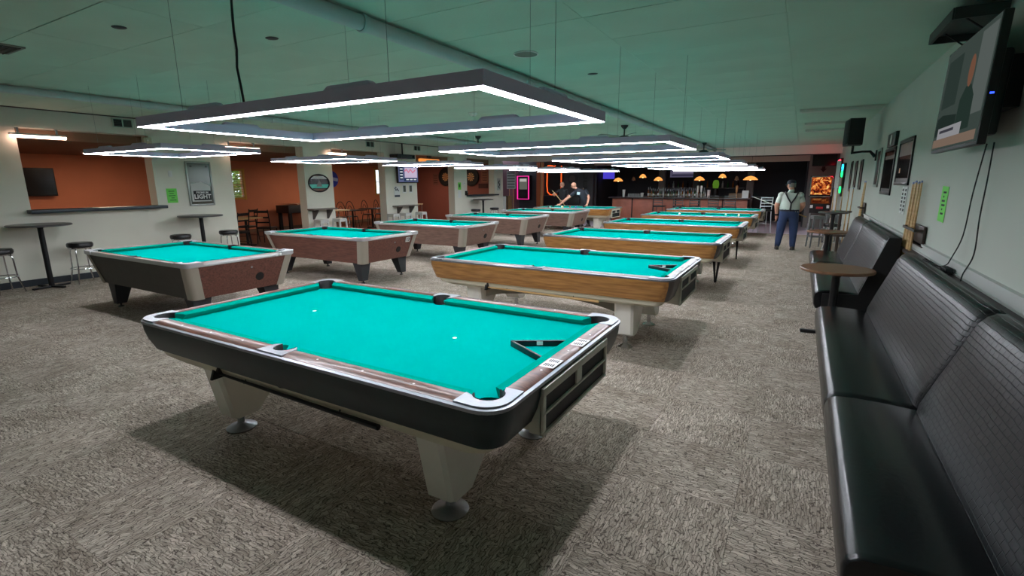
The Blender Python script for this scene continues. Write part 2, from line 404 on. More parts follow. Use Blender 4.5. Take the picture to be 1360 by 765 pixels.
# ------------------------------------------------------------------ led frame lamps
def lamp(loc, LX, LY, label, cord=None):
    t = thing('frame_lamp', label, 'lamp', loc, 0, 'hanging rectangular LED lamps over the pool tables')
    H, W_ = .058, .062
    for s in (-1, 1):
        for ax in 'xy':
            g = G(); d = G()
            if ax == 'x':
                y = s*(LY/2-W_/2)
                g.prism([(-LX/2,y+s*W_/2),(LX/2,y+s*W_/2),(LX/2-W_,y-s*W_/2),(-LX/2+W_,y-s*W_/2)],0,H)
                d.prism([(-LX/2+.004,y+s*(W_/2-.004)),(LX/2-.004,y+s*(W_/2-.004)),(LX/2-W_+.004,y-s*(W_/2-.004)),(-LX/2+W_-.004,y-s*(W_/2-.004))],-.0025,-.0004)
                bx = (LX*.22, LX*-.22)
                bumps = [((q, y, H+.008),(.34,.05,.03)) for q in bx]
            else:
                x = s*(LX/2-W_/2)
                g.prism([(x+s*W_/2,-LY/2),(x+s*W_/2,LY/2),(x-s*W_/2,LY/2-W_),(x-s*W_/2,-LY/2+W_)],0,H)
                d.prism([(x+s*(W_/2-.004),-LY/2+.004),(x+s*(W_/2-.004),LY/2-.004),(x-s*(W_/2-.004),LY/2-W_+.004),(x-s*(W_/2-.004),-LY/2+W_-.004)],-.0025,-.0004)
                bumps = [((x, 0, H+.008),(.05,.3,.03))]
            g.build('rail', housing, t); d.build('diffuser', ledm, t)
            for c, dd in bumps:
                q = G(); q.box(c, dd, bev=.008, top=(.75,.8)); q.build('driver_box', housing, t)
    for x in (-LX*.31, LX*.31):
        for y in (-1, 1):
            g = G(); g.rod((x,y*(LY/2-W_/2),H),(x,y*(LY/2-W_/2),CZ-loc[2]),.0013,n=5); g.build('wire', mat('steel_wire',(120,128,124),.5,.2), t)
    for x in (-1, 1):
        g = G(); g.rod((x*(LX/2-W_/2),.02,H),(x*(LX/2-W_/2),.02,CZ-loc[2]),.0013,n=5); g.build('wire', mat('steel_wire',(120,128,124)), t)
    if cord is not None:
        h = CZ-loc[2]; g = G(); g.tube([(cord+.012*math.sin(k*1.7),-LY/2+W_/2+.01*math.cos(k*2.1),H+(h-H)*k/9) for k in range(10)],.006,6); g.build('power_cord', blackrub, t)
    return t
TY = [2.486+3.036*k for k in range(6)]
TX = -1.89
ordn = ['nearest','second nearest','third nearest','fourth nearest','fifth nearest','farthest']
for k in range(6):
    lamp((TX, TY[k], 2.045), 2.60, 1.335, 'hanging rectangular white LED lamp over the %s nine-foot table of the right row' % ordn[k], cord=(-.23 if k == 0 else None))
VX = [-6.72,-6.95,-6.8,-6.84,-6.72]; VY = [3.78,6.62,9.28,12.05,14.85]
for k in range(5):
    lamp((VX[k]-.03, VY[k], 2.085), 1.95, 1.2, 'smaller hanging rectangular LED lamp over the %s cabinet table of the left row' % (ordn[k] if k < 4 else 'farthest'))
lamp((-6.45, 16.95, 2.06), 2.6, 1.3, 'hanging rectangular LED lamp over the wooden table where two men play')

# ------------------------------------------------------------------ nine-foot tables
A, B = 1.435, .81; PA, PB = 1.27, .635
def cushion(g, x0, x1, e0, e1):
    """along x on the far (+y) side, nose at y=0, back at y=.06; e0/e1: how far the back is longer than the nose"""
    prof = [(0.004,.790),(0,.800),(.012,.806),(.06,.812),(.06,.768),(.022,.768)]
    g.loft([[(x0-e0*y/.06, y, z) for y, z in prof], [(x1+e1*y/.06, y, z) for y, z in prof]])
def table9(loc, style, label, props=()):
    t = thing('pool_table', label, 'pool table', loc, 0, 'nine-foot pool tables of the hall')
    capm = wal_cap if style == 'black' else greycap
    # bed with pocket notches
    q = .105
    pts = []
    for sx, sy, a0 in ((1,1,0),(-1,1,90),(-1,-1,180),(1,-1,270)):
        c = arc(sx*(PA+.02), sy*(PB+.02), .062, {(1,1):-60,(-1,1):-120,(-1,-1):120,(1,-1):60}[(sx,sy)], {(1,1):-210,(-1,1):30,(-1,-1):-30,(1,-1):210}[(sx,sy)], 6)
        if (sx, sy) in ((-1,1),(1,-1)): c = c[::-1] if False else c
        pts.append(c)
    # corner order: +x+y, -x+y, -x-y, +x-y (counter-clockwise)
    def notch(cx, cy, a_in, n=6):  # concave arc bulging towards the bed centre
        return arc(cx, cy, .064, a_in+100, a_in-100, n)
    poly = []
    poly += notch(PA+.02, PB+.02, 225)[::-1] if False else []
    E = .055
    def corner(sx, sy):
        cx, cy = sx*(PA+.022), sy*(PB+.022); ang = math.degrees(math.atan2(-sy, -sx))
        return [(cx+.066*math.cos(math.radians(ang+d)), cy+.066*math.sin(math.radians(ang+d))) for d in (75,50,25,0,-25,-50,-75)]
    def sidep(sy):
        cy = sy*(PB+.045); ang = -90*sy
        return [(.058*math.cos(math.radians(ang+d)), cy+.058*math.sin(math.radians(ang+d))) for d in (70,45,20,0,-20,-45,-70)]
    poly = corner(1,1) + sidep(1) + corner(-1,1) + corner(-1,-1) + sidep(-1) + corner(1,-1)
    g = G(); g.prism(poly, .72, .766); g.build('bed', felt, t)
    # cushions
    for sy in (1,-1):
        for sx in (1,-1):
            g = G(); cushion(g, .055, PA-.075, -.03, .045)
            for v in g.b.verts: v.co = (sx*v.co.x, sy*(PB+v.co.y), v.co.z)
            g.build('cushion', felt_rail, t)
    for sx in (1,-1):
        g = G(); cushion(g, -PB+.075, PB-.075, .045, .045)
        for v in g.b.verts: v.co = (sx*(PA+v.co.y), v.co.x, v.co.z)
        g.build('cushion', felt_rail, t)
    # rail caps
    def cap(g, u0, u1, w0, w1):
        prof = [(w0,.770),(w0,.8125),(w0+.012,.817),(w0+.055,.818),(w1-.012,.810),(w1,.800),(w1,.770)]
        g.loft([[(u0,y,z) for y,z in prof],[(u1,y,z) for y,z in prof]])
    for sy in (1,-1):
        for sx in (1,-1):
            g = G(); cap(g, .09, PA-.06, PB+.06, B-.014)
            for v in g.b.verts: v.co = (sx*v.co.x, sy*v.co.y, v.co.z)
            g.build('rail_cap', capm, t)
    for sx in (1,-1):
        g = G(); cap(g, -PB+.06, PB-.06, PA+.06, A-.014)
        for v in g.b.verts: v.co = (sx*v.co.y, v.co.x, v.co.z)
        g.build('rail_cap', capm, t)
    # sights
    g = G()
    for sy in (1,-1):
        for k in (-3,-2,-1,1,2,3): g.lathe([(.006,0),(.006,.002)],(k*.3175, sy*(PB+.105), .8165),8)
    for sx in (1,-1):
        for k in (-1,0,1): g.lathe([(.006,0),(.006,.002)],(sx*(PA+.105), k*.3175, .8165),8)
    tag(g.build('rail_sights', white, t))
    # metal trim ring
    r0 = rrect(A, B, .13); r1 = rrect(A-.016, B-.016, .115)
    g = G(); g.loft([[(x,y,.791) for x,y in r0],[(x,y,.806) for x,y in r0],[(x,y,.810) for x,y in r1],[(x,y,.779) for x,y in r1],[(x,y,.791) for x,y in r0]], cap=(False,False)); g.build('trim_strip', alu, t)
    # corner and side castings
    for sx in (1,-1):
        for sy in (1,-1):
            pc = arc(PA+.03, PB+.03, .072, -52, 142, 10)[::-1]
            pl = [(PA-.06, PB+.062)] ; outer = arc(A-.129, B-.129, .115, 0, 90, 6)
            P_ = [(PA+.062, PB-.062),(A-.015, PB-.062)] + outer + [(PA-.062, B-.015),(PA-.062, PB+.062)] + pc
            P_ = [(sx*x, sy*y) for x,y in P_]
            if sx*sy < 0: P_ = P_[::-1]
            g = G(); g.prism(P_, .772, .8185); g.build('corner_casting', alu, t)
            g = G(); rr = [(.071,.60),(.071,.812),(.066,.819),(.061,.812),(.060,.62)]
            g.loft([[(sx*(PA+.03)+r*math.cos(2*PI*i/20), sy*(PB+.03)+r*math.sin(2*PI*i/20), z) for i in range(20) if True] for r,z in rr], cap=(True,False))
            # open the ring towards the bed
            dead = [v for v in g.b.verts if v.co.z > .74 and (v.co.x-sx*(PA+.03))*-sx+(v.co.y-sy*(PB+.03))*-sy > .055]
            bmesh.ops.delete(g.b, geom=dead, context='VERTS')
            g.lathe([(.06,.615),(.06,.62)],(sx*(PA+.03),sy*(PB+.03),0),16)
            g.build('pocket', blackrub, t)
    for sy in (1,-1):
        pc = arc(0, PB+.055, .066, -20, 200, 12)
        P_ = [(.062, PB+.055)]
        P_ = pc + [(-.092, PB+.058),(-.105, B-.015),(.105, B-.015),(.092, PB+.058)]
        P_ = [(x, sy*y) for x,y in P_]
        if sy < 0: P_ = P_[::-1]
        g = G(); g.prism(P_, .772, .8185); g.build('side_casting', alu, t)
        g = G(); rr = [(.065,.60),(.065,.812),(.060,.819),(.055,.812),(.054,.62)]
        g.loft([[(r*math.cos(2*PI*i/20), sy*(PB+.055)+r*math.sin(2*PI*i/20), z) for i in range(20)] for r,z in rr], cap=(True,False))
        dead = [v for v in g.b.verts if v.co.z > .74 and (v.co.y-sy*(PB+.055))*-sy > .03]
        bmesh.ops.delete(g.b, geom=dead, context='VERTS')
        g.lathe([(.054,.615),(.054,.62)],(0,sy*(PB+.055),0),16)
        g.build('pocket', blackrub, t)
    # aprons: two long sides, two ends, split at the middle of the rounded corners
    bot = .605 if style == 'black' else .585
    secs = [(.0,.7915),(.004,.74),(.018,.68),(.05,bot),(.09,bot-.005)]
    def ring(inset, n=8): return rrect(A-.004-inset, B-.004-inset, .13-min(inset,.06)*.6, n)
    n = 8; R_ = [ring(i_) for i_, z in secs]
    per = n+1
    def sub(i0, i1):
        T_ = 4*per
        return [[(R_[k][i % T_][0], R_[k][i % T_][1], secs[k][1]) for i in range(i0, i1+1)] for k in range(len(secs))]
    h = n//2
    m_side = blackpl if style == 'black' else oak
    m_end = blackpl if style == 'black' else mat('dark_grey_end_apron',(84,78,76),.4,var=.08,vscale=6)
    for i0, i1, nm, mm in ((h, per+h, 'side_apron', m_side),(per+h, 2*per+h,'end_apron', m_end),(2*per+h,3*per+h,'side_apron', m_side),(3*per+h,4*per+h,'end_apron', m_end)):
        g = G(); g.loft(sub(i0, i1), close=False); g.build(nm, mm, t)
    # cream skirt and sub-frame
    s0, s1 = rrect(A-.07,B-.07,.08), rrect(A-.22,B-.15,.05)
    g = G(); g.loft([[(x,y,bot+.01) for x,y in s0],[(x,y,bot-.05) for x,y in rrect(A-.12,B-.09,.07)],[(x,y,.50) for x,y in s1]]); g.build('skirt', cream, t)
    # ball-return box on the right end
    bw = .43
    zb = .545 if style == 'black' else .50
    g = G(); g.box((A-.035,0,(zb+.775)/2),(.06,bw*2,.775-zb)); g.prism([(-bw,.712),(bw,.712),(bw-.02,zb),(-bw+.02,zb)],A-.2,A-.03,'x')
    bx = g.build('ball_box', greybox, t)
    f = G(); x = A-.001
    for y0,y1,z0,z1 in ((-bw,bw,.735,.777),(-bw,bw,zb-.005,zb+.012),(-bw,bw,.642,.655),(-bw,-bw+.03,zb+.012,.735),(bw-.03,bw,zb+.012,.735),(-.035,.035,.655,.735)):
        f.box((x-.0015 if z1 in (.735,) else x,(y0+y1)/2,(z0+z1)/2),(.022,y1-y0,z1-z0),bev=.003)
    f.build('frame', greybox, bx)
    for y0,y1,z0,z1 in ((-bw+.03,-.035,.655,.735),(.035,bw-.03,.655,.735),(-bw+.03,bw-.03,zb+.012,.642)):
        f = G(); f.box((x-.004,(y0+y1)/2,(z0+z1)/2),(.006,y1-y0,z1-z0)); f.build('ball_tray', darkslot, bx)
    if style != 'black':
        g = G(); g.prism([(-.86,.55),(-.86,.34),(-.6,.40),(-.3,.435),(.3,.435),(.6,.40),(.86,.34),(.86,.55)],-.45,.45,'y'); g.build('stretcher', mat('grey_stretcher',(134,128,116),.5), t)
    # transverse pedestals with chrome feet
    for sx in (1,-1):
        g = G()
        prof = [(-.66,.60),(-.565,.125),(-.545,.11),(-.40,.11),(-.385,.125),(-.05,.45),(.05,.45),(.385,.125),(.40,.11),(.545,.11),(.565,.125),(.66,.60)]
        if style != 'black': prof = [(-.60,.60),(-.555,.16),(-.53,.14),(-.41,.14),(-.39,.16),(-.16,.40),(.16,.40),(.39,.16),(.41,.14),(.53,.14),(.555,.16),(.60,.60)]
        ex = .085 if style == 'black' else .10
        rings = []
        for x_, k in ((-ex,.965),(-ex*.75,1),(ex*.75,1),(ex,.965)):
            rings.append([(sx*.92+x_, y*(k if abs(y) > .3 else 1), z) for y,z in prof])
        g.loft(rings)
        pd = g.build('pedestal', pale, t)
        for sy in (1,-1):
            y = sy*.47; zt = .115 if style == 'black' else .15; fr = 1.28 if style == 'black' else 1.
            g = G(); g.lathe([(.075*fr,0),(.078*fr,.006),(.07*fr,.013),(.034,.03),(.024,.042),(.022,zt)],(sx*.92,y,0),24); g.build('foot', chrome if style != 'black' else alu, pd)
    for x0, y0, x1, y1 in props:   # slim black tapered legs under the ball-box end
        g = G(); g.lathe([(.012,0),(.028,.52)],(x1,y1,0),10)
        for v in g.b.verts:
            k = v.co.z/.52; v.co.x += (x0-x1)*k; v.co.y += (y0-y1)*k
        g.build('tapered_leg', blackmetal, t)
    return t
table9((TX,TY[0],0),'black','nearest nine-foot pool table with black sides and brown laminate rails')
table9((TX,TY[1],0),'oak','oak-sided nine-foot pool table with a triangle rack, directly behind the black-sided one')
table9((TX,TY[2],0),'oak','oak-sided nine-foot pool table, third from the front in the right row', ((1.20,.42,1.24,.52),(1.28,.60,1.25,.54)))
table9((TX,TY[3],0),'oak','oak-sided nine-foot pool table, fourth from the front in the right row', ((1.26,.40,1.27,.45),))
table9((TX,TY[4],0),'oak','oak-sided nine-foot pool table with balls on it, fifth in the right row')
table9((TX,TY[5],0),'oak','oak-sided nine-foot pool table nearest the bar, last of the right row')
t7 = table9((-6.45,16.95,0),'oak','oak-sided pool table at the end of the left row where two men play')
for ch in list(t7.children):   # its right end apron is the same oak as the sides
    if ch.name.startswith('end_apron'):
        ch.data = ch.data.copy(); ch.data.materials[0] = oak
# ------------------------------------------------------------------ eight-foot cabinet tables
def table8(loc, lam, label, sticker=None, side=None):
    t = thing('cabinet_pool_table', label, 'pool table', loc, 0, 'coin-style cabinet pool tables of the left row')
    a, b = 1.295, .70; pa, pb = 1.12, .56
    zt, zb = .765, .36
    def insx(z): return .12*(zt-z)/(zt-zb)
    # bed
    def corner(sx, sy):
        cx, cy = sx*(pa+.018), sy*(pb+.018); an = math.degrees(math.atan2(-sy,-sx))
        return [(cx+.062*math.cos(math.radians(an+d)), cy+.062*math.sin(math.radians(an+d))) for d in (75,40,0,-40,-75)]
    def sidep(sy):
        cy = sy*(pb+.04); an = -90*sy
        return [(.055*math.cos(math.radians(an+d)), cy+.055*math.sin(math.radians(an+d))) for d in (70,35,0,-35,-70)]
    g = G(); g.prism(corner(1,1)+sidep(1)+corner(-1,1)+corner(-1,-1)+sidep(-1)+corner(1,-1), .70, .752); g.build('bed', felt, t)
    for sy in (1,-1):
        for sx in (1,-1):
            g = G(); cushion(g, .055, pa-.07, -.03, .045)
            for v in g.b.verts: v.co = (sx*v.co.x, sy*(pb+v.co.y), v.co.z-.012)
            g.build('cushion', felt_rail, t)
            g = G(); g.box((sx*(pa/2+.01), sy*(pb+.088), .785),(pa-.14,.056,.03),bev=.006); g.build('rail_cap', lam, t)
    for sx in (1,-1):
        g = G(); cushion(g, -pb+.07, pb-.07, .045, .045)
        for v in g.b.verts: v.co = (sx*(pa+v.co.y), v.co.x, v.co.z-.012)
        g.build('cushion', felt_rail, t)
        g = G(); g.box((sx*(pa+.095), 0, .785),(.07,pb*2-.12,.03),bev=.006); g.build('rail_cap', lam, t)
    r0 = rrect(a,b,.06,4); r1 = rrect(a-.03,b-.03,.04,4)
    g = G(); g.loft([[(x,y,.755) for x,y in r0],[(x,y,.79) for x,y in r0],[(x,y,.803) for x,y in rrect(a-.008,b-.008,.052,4)],[(x,y,.803) for x,y in r1],[(x,y,.755) for x,y in r1],[(x,y,.755) for x,y in r0]],cap=(False,False)); g.build('top_trim', mat('silver_trim',(200,202,200),.35,.7), t)
    for sx in (1,-1):
        for sy in (1,-1):
            pc = arc(pa+.028, pb+.028, .066, -52, 142, 8)[::-1]
            P_ = [(pa+.055,pb-.05),(a+.008,pb-.05)]+arc(a-.052,b-.052,.06,0,90,4)+[(pa-.05,b+.008),(pa-.05,pb+.055)]+pc
            P_ = [(sx*x,sy*y) for x,y in P_]
            if sx*sy < 0: P_ = P_[::-1]
            g = G(); g.prism(P_,.765,.812); g.build('corner_casting', mat('cast_silver',(206,208,212),.38,.55), t)
            g = G(); g.lathe([(.062,.70),(.064,.805),(.057,.805),(.056,.715)],(sx*(pa+.028),sy*(pb+.028),0),18)
            dead = [v for v in g.b.verts if v.co.z > .74 and (v.co.x-sx*(pa+.028))*-sx+(v.co.y-sy*(pb+.028))*-sy > .045]
            bmesh.ops.delete(g.b, geom=dead, context='VERTS'); g.build('pocket', blackrub, t)
            # corner cover
            g = G(); w_ = .125; rows = []
            for z in (zt, .6, zb-.01):
                i_ = insx(z); X, Y = a-.012-i_, b-.012-i_*.75
                rows.append([(sx*x,sy*y,z) for x,y in [(X-w_,Y+.006)]+arc(X-.05,Y-.05,.056,90,0,4)+[(X+.006,Y-w_)]])
            g.loft(rows, close=False); g.build('corner_cover', mat('taupe_corner',(168,160,146),.45), t)
            # leg
            g = G(); rings = []
            for z, s_, o in ((zb+.01,.115,0),(.05,.06,.045)):
                cx, cy = sx*(a-.32+o), sy*(b-.25+o*.7)
                rings.append([(cx+ux*s_*.85, cy+uy*s_, z) for ux,uy in ((-1,-1),(1,-1),(1,1),(-1,1))])
            g.loft(rings); lg = g.build('leg', mat('charcoal_leg',(44,46,50),.5), t)
            g = G(); g.lathe([(.035,0),(.035,.012),(.012,.018),(.012,.06)],(sx*(a-.277),sy*(b-.22),0),12); g.build('leveler', blackmetal, lg)
    for sy in (1,-1):
        g = G(); pc = arc(0,pb+.05,.06,-10,190,8)
        P_ = [(x,sy*y) for x,y in pc+[(-.08,pb+.06),(-.08,b-.02),(.08,b-.02),(.08,pb+.06)]]
        if sy < 0: P_ = P_[::-1]
        g.prism(P_,.765,.806); g.build('side_casting', blackrub, t)
        g = G(); g.lathe([(.058,.70),(.058,.805),(.052,.805),(.05,.715)],(0,sy*(pb+.05),0),16)
        dead = [v for v in g.b.verts if v.co.z > .74 and (v.co.y-sy*(pb+.05))*-sy > .028]
        bmesh.ops.delete(g.b, geom=dead, context='VERTS'); g.build('pocket', blackrub, t)
        g = G(); P4 = []
        for z in (zt,zb): i_ = insx(z); P4.append([(-(a-.075-i_),sy*(b-.014-i_*.75),z),((a-.075-i_),sy*(b-.014-i_*.75),z),((a-.075-i_),sy*(b-.04-i_*.75),z),(-(a-.075-i_),sy*(b-.04-i_*.75),z)])
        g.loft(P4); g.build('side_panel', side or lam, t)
    for sx in (1,-1):
        g = G(); P4 = []
        for z in (zt,zb): i_ = insx(z); P4.append([(sx*(a-.014-i_),-(b-.075-i_*.75),z),(sx*(a-.014-i_),(b-.075-i_*.75),z),(sx*(a-.04-i_),(b-.075-i_*.75),z),(sx*(a-.04-i_),-(b-.075-i_*.75),z)])
        g.loft(P4); e = g.build('end_panel', lam, t)
        if sx > 0:
            z = .52; X = a-.014-insx(z)
            g = G(); g.lathe([(.056,-.01),(.056,.006)],(X,.22,z),20,(1,0,-.296)); g.build('cue_ball_hole', blackrub, e)
            g = G(); z = .66; g.lathe([(.014,-.005),(.014,.004)],(a-.014-insx(z),.1,z),12,(1,0,-.296)); g.build('lock', alu, e)
            if sticker:
                z = .68; X = a-.01-insx(z)
                g = G(); g.box((X,.43,z),(.006,.11,.09),R=Euler((0,.288,0)))
                lb = g.build('number_label', paper, e)
                g = G(); g.text(sticker,.085,(0,0,0),.001,bold=.002)
                M = Matrix.Translation((X+.004,.43,z)) @ Matrix.Rotation(.288,4,'Y') @ Matrix.Rotation(PI/2,4,'Z')
                g.b.transform(M); o = g.build('number', ink, e)
    g = G(); g.box((0,0,zb+.03),(2*(a-.16),2*(b-.13),.03)); g.build('underside', blackrub, t)
    return t
table8((VX[0],VY[0],0), redlam, 'dark red-brown cabinet pool table nearest the left wall, first of the left row', side=mat('dark_side_panel',(58,56,50),.5,var=.12,vscale=9))  # long side panels darker than the rest of this table
table8((VX[1],VY[1],0), redlam, 'red-brown cabinet pool table with the number 13 on its end','13')
table8((VX[2],VY[2],0), redlam2, 'grey-brown cabinet pool table, third from the front in the left row')
table8((VX[3],VY[3],0), redlam2, 'grey-brown cabinet pool table, fourth from the front in the left row')
table8((VX[4],VY[4],0), redlam2, 'grey-brown cabinet pool table right in front of the players\' table')

# ------------------------------------------------------------------ things on and under the pool tables
def triangle(loc, rz, label):
    t = thing('ball_rack', label, 'rack', loc, rz)
    s = .165; P3 = [(s*1.12,0),(-s*.56,s*.97),(-s*.56,-s*.97)]
    for i in range(3):
        a, c = Vector((*P3[i],0)), Vector((*P3[(i+1)%3],0)); d = (c-a)
        g = G(); g.box(((a.x+c.x)/2,(a.y+c.y)/2,.017),(d.length+.012,.016,.034),rz=math.atan2(d.y,d.x),bev=.003); g.build('rack_side', mat('black_rack',(16,20,26),.35), t)
    g = G(); a, c = Vector(P3[0]), Vector(P3[2]); m_ = (a+c)/2; an = math.atan2((c-a).y,(c-a).x)
    g.box((m_.x,m_.y-.0,.02),(.035,.021,.022),rz=an); g.build('rack_label', paper, t)
    return t
triangle((TX+1.187,TY[0]+.05,.766), math.radians(180), 'black triangle ball rack lying on the nearest table')
triangle((TX+1.187,TY[1]+.03,.766), math.radians(180), 'black triangle ball rack lying on the first oak-sided table')
def rail_stickers(y0, k):
    for i, dy in enumerate((-.21,.16)):
        t = thing('rail_sticker', ('white printed sticker on the end rail of the nearest table, %s' if k == 0 else 'white printed sticker on the end rail of the first oak table, %s') % ('closer one' if i == 0 else 'farther one'), 'sticker', (TX+PA+.108, y0+dy, .8165))
        g = G(); g.box((0,0,.001),(.075,.125,.002),bev=.0006); g.build('label_sheet', paper, t)
        g = G(); rnd = random.Random(i+k*5)
        for q in (-1,1):
            for r_ in range(5): g.box((-.022+r_*.011,q*.03,.0024),(.006,.02+.02*rnd.random(),.0008))
        tag(g.build('print', ink, t), kind='stuff')
rail_stickers(TY[0], 0); rail_stickers(TY[1], 1)
def bridge(loc, label, col, tip):
    t = thing('bridge_stick', label, 'cue', loc)
    g = G(); g.tube([(-.66,0,0),(-.2,0,-.004),(.3,0,-.01),(.66,0,-.014)],[.008,.010,.012,.015],10); g.build('shaft', col, t)
    g = G()
    pts = [(0,-.05,-.02),(0,-.03,.03),(0,-.015,.012),(0,0,.045),(0,.015,.012),(0,.03,.03),(0,.05,-.02)]
    g.prism([(p[1]*1.1,p[2]*1.2) for p in pts],-.674,-.654,'x'); g.build('bridge_head', blackrub, t)
    for x in (-.42,.38):
        g = G(); g.tube([(x,0,-.016),(x,.014,0),(x+.02,.02,.06)],.004,6); g.build('hook', blackmetal, t)
    return t
bridge((TX+.05,TY[0]-B+.075,.555),'black bridge stick hung under the front side of the nearest table', blackmetal, 0)
bridge((TX+.05,TY[1]-B+.075,.53),'wooden bridge stick hung under the front side of the first oak-sided table', palewood, 1)
balls = mat('ivory_ball',(238,232,214),.15)
def ball(x, y, m, label, z=.766):
    g = G(); g.ball((0,0,.0286),.0286,16); tag(g.build('billiard_ball', m, None, (x,y,z)), label, 'ball')
for i,(px,py) in enumerate(((-2.46,14.85),(-1.25,14.95),(-.93,15.03),(-.90,14.72))):
    ball(px, py, balls if i != 3 else mat('cream_ball',(226,214,186),.15), ['cue ball alone on the left half of the fifth table','pale ball near the right end of the fifth table, left of a pair','pale ball of the pair at the right end of the fifth table, farther one','cream ball of the pair at the right end of the fifth table, nearer one'][i])
for i,(px,py,c) in enumerate(((-7.45,16.75,(240,238,228)),(-7.62,16.95,(30,30,34)),(-7.1,17.1,(235,190,60)),(-6.9,17.3,(200,60,40)),(-6.62,17.2,(60,80,170)),(-7.25,17.35,(240,240,236)))):
    ball(px, py, mat('ball_%d' % i, c, .15), ['white ball','black ball','yellow ball','red ball','blue ball','second white ball by the hand of the bald player'][i]+' on the players\' oak table')
for i,(px,py) in enumerate(((-2.57,2.52),(-1.27,2.5))):
    g = G(); g.lathe([(.014,0),(.014,.0006)],(0,0,0),10); tag(g.build('spot_sticker', paper, None, (px,py,.7662)),'small worn white spot on the %s of the nearest table cloth' % ('head end' if i == 0 else 'foot end'),'spot')

# ------------------------------------------------------------------ furniture along the left wall
def hitop(loc, label, r=.41, h=1.06):
    t = thing('high_top_table', label, 'table', loc)
    g = G(); g.lathe([(0,h-.03),(r-.01,h-.03),(r,h-.022),(r,h-.006),(r-.008,h),(0,h)],n=36); g.build('table_top', mat('dark_grey_top',(72,70,70),.3,var=.1,vscale=6), t)
    g = G(); g.lathe([(.038,.03),(.038,h-.06),(.12,h-.035),(.12,h-.03)],n=16); g.build('column', blackmetal, t)
    for a in (0, PI/2):
        g = G(); g.box((0,0,.02),(.56,.05,.03),rz=a+.3,bev=.008); g.build('foot_bar', blackmetal, t)
    return t
def bar_stool(loc, label, h=.71, rz=0.):
    t = thing('bar_stool', label, 'stool', loc, rz, 'chrome bar stools with black round seats')
    g = G(); g.lathe([(0,h-.085),(.165,h-.085),(.182,h-.07),(.184,h-.03),(.17,h-.006),(.12,h),(0,h)],n=28); g.build('seat', vinyl2, t)
    g = G(); g.lathe([(.17,h-.105),(.175,h-.085),(.1,h-.085)],n=24); g.build('seat_rim', chrome, t)
    for k in range(4):
        a = PI/4+k*PI/2; c, s_ = math.cos(a), math.sin(a)
        g = G(); g.tube([(.09*c,.09*s_,h-.1),(.15*c,.15*s_,h-.12),(.162*c,.162*s_,h-.17),(.172*c,.172*s_,.30),(.178*c,.178*s_,.24),(.235*c,.235*s_,.0)],.0115,8); g.build('leg', chrome, t)
    g = G(); g.tube([(.185*math.cos(i*PI/12),.185*math.sin(i*PI/12),.26) for i in range(24)],.009,6,True); g.build('foot_ring', chrome, t)
    return t
hitop((-10.32,3.36,0),'high round table by the left wall under the large serving opening')
hitop((-10.32,5.92,0),'high round table by the left wall under the framed beer sign')
hitop((-10.32,16.66,0),'high round table by the far left wall under the dartboard opening')
bar_stool((-10.36,4.12-.27,0),'black chrome-legged stool between the near high table and the first cabinet table')
bar_stool((-10.4,2.82,0),'black chrome-legged stool cut by the left edge of the photo',rz=.2)
bar_stool((-10.2,5.42,0),'black chrome-legged stool left of the table under the beer sign')
bar_stool((-10.25,6.42,0),'black chrome-legged stool right of the table under the beer sign')
bar_stool((-10.2,15.95,0),'black chrome-legged stool left of the table under the dartboard opening')
bar_stool((-10.2,17.3,0),'black chrome-legged stool right of the table under the dartboard opening')
def metal_stool(loc, label, rz=0., h=.76, m=None):
    m = m or mat('white_steel',(206,208,204),.4,.2)
    t = thing('metal_stool', label, 'stool', loc, rz, 'square-topped metal stools')
    g = G(); g.box((0,0,h-.015),(.27,.27,.03),bev=.012); g.build('seat', m, t)
    for sx in (1,-1):
        for sy in (1,-1):
            g = G(); g.loft([[(sx*(x)+ux,sy*(x)+uy,z) for ux,uy in ((-w_,-w_),(w_,-w_),(w_,w_),(-w_,w_))] for x,w_,z in ((.115,.02,h-.03),(.155,.013,0))]); g.build('leg', m, t)
    for a in range(4):
        c, s_ = math.cos(a*PI/2), math.sin(a*PI/2)
        g = G(); g.box((.138*c,.138*s_,.28),(.02,.27,.025),rz=a*PI/2); g.build('rung', m, t)
        g = G(); g.box((.122*c,.122*s_,h-.06),(.012,.24,.06),rz=a*PI/2); g.build('skirt', m, t)
    return t
metal_stool((-10.4,9.0,0),'white metal stool under the left end of the shelf below the oval sign')
metal_stool((-10.4,9.6,0),'white metal stool under the right end of the shelf below the oval sign',.1)
metal_stool((-10.45,11.75,0),'white metal stool under the left end of the shelf below the television')
metal_stool((-10.4,12.25,0),'white metal stool under the middle of the shelf below the television')
metal_stool((-10.35,12.95,0),'white metal stool under the right end of the shelf below the television',.1)
def drink_shelf(y0, y1, z, label):
    t = thing('drink_shelf', label, 'shelf', (XL,(y0+y1)/2,z), PI/2)
    L_ = y1-y0
    g = G(); g.box((0,-.13,0),(L_,.26,.035),bev=.006); g.build('board', mat('taupe_board',(112,104,96),.5), t)
    for x in (-L_*.28,L_*.3):
        g = G(); g.prism([(0,-.018),(-.22,-.018),(-.2,-.06),(-.03,-.27),(0,-.27)],x-.02,x+.02,'x'); g.build('bracket', mat('taupe_bracket',(82,78,74),.5), t)
    return t
drink_shelf(8.86,9.66,1.02,'wall shelf on brackets on the pier below the oval sign')
drink_shelf(12.05,13.05,.97,'wall shelf on brackets on the pier below the television')
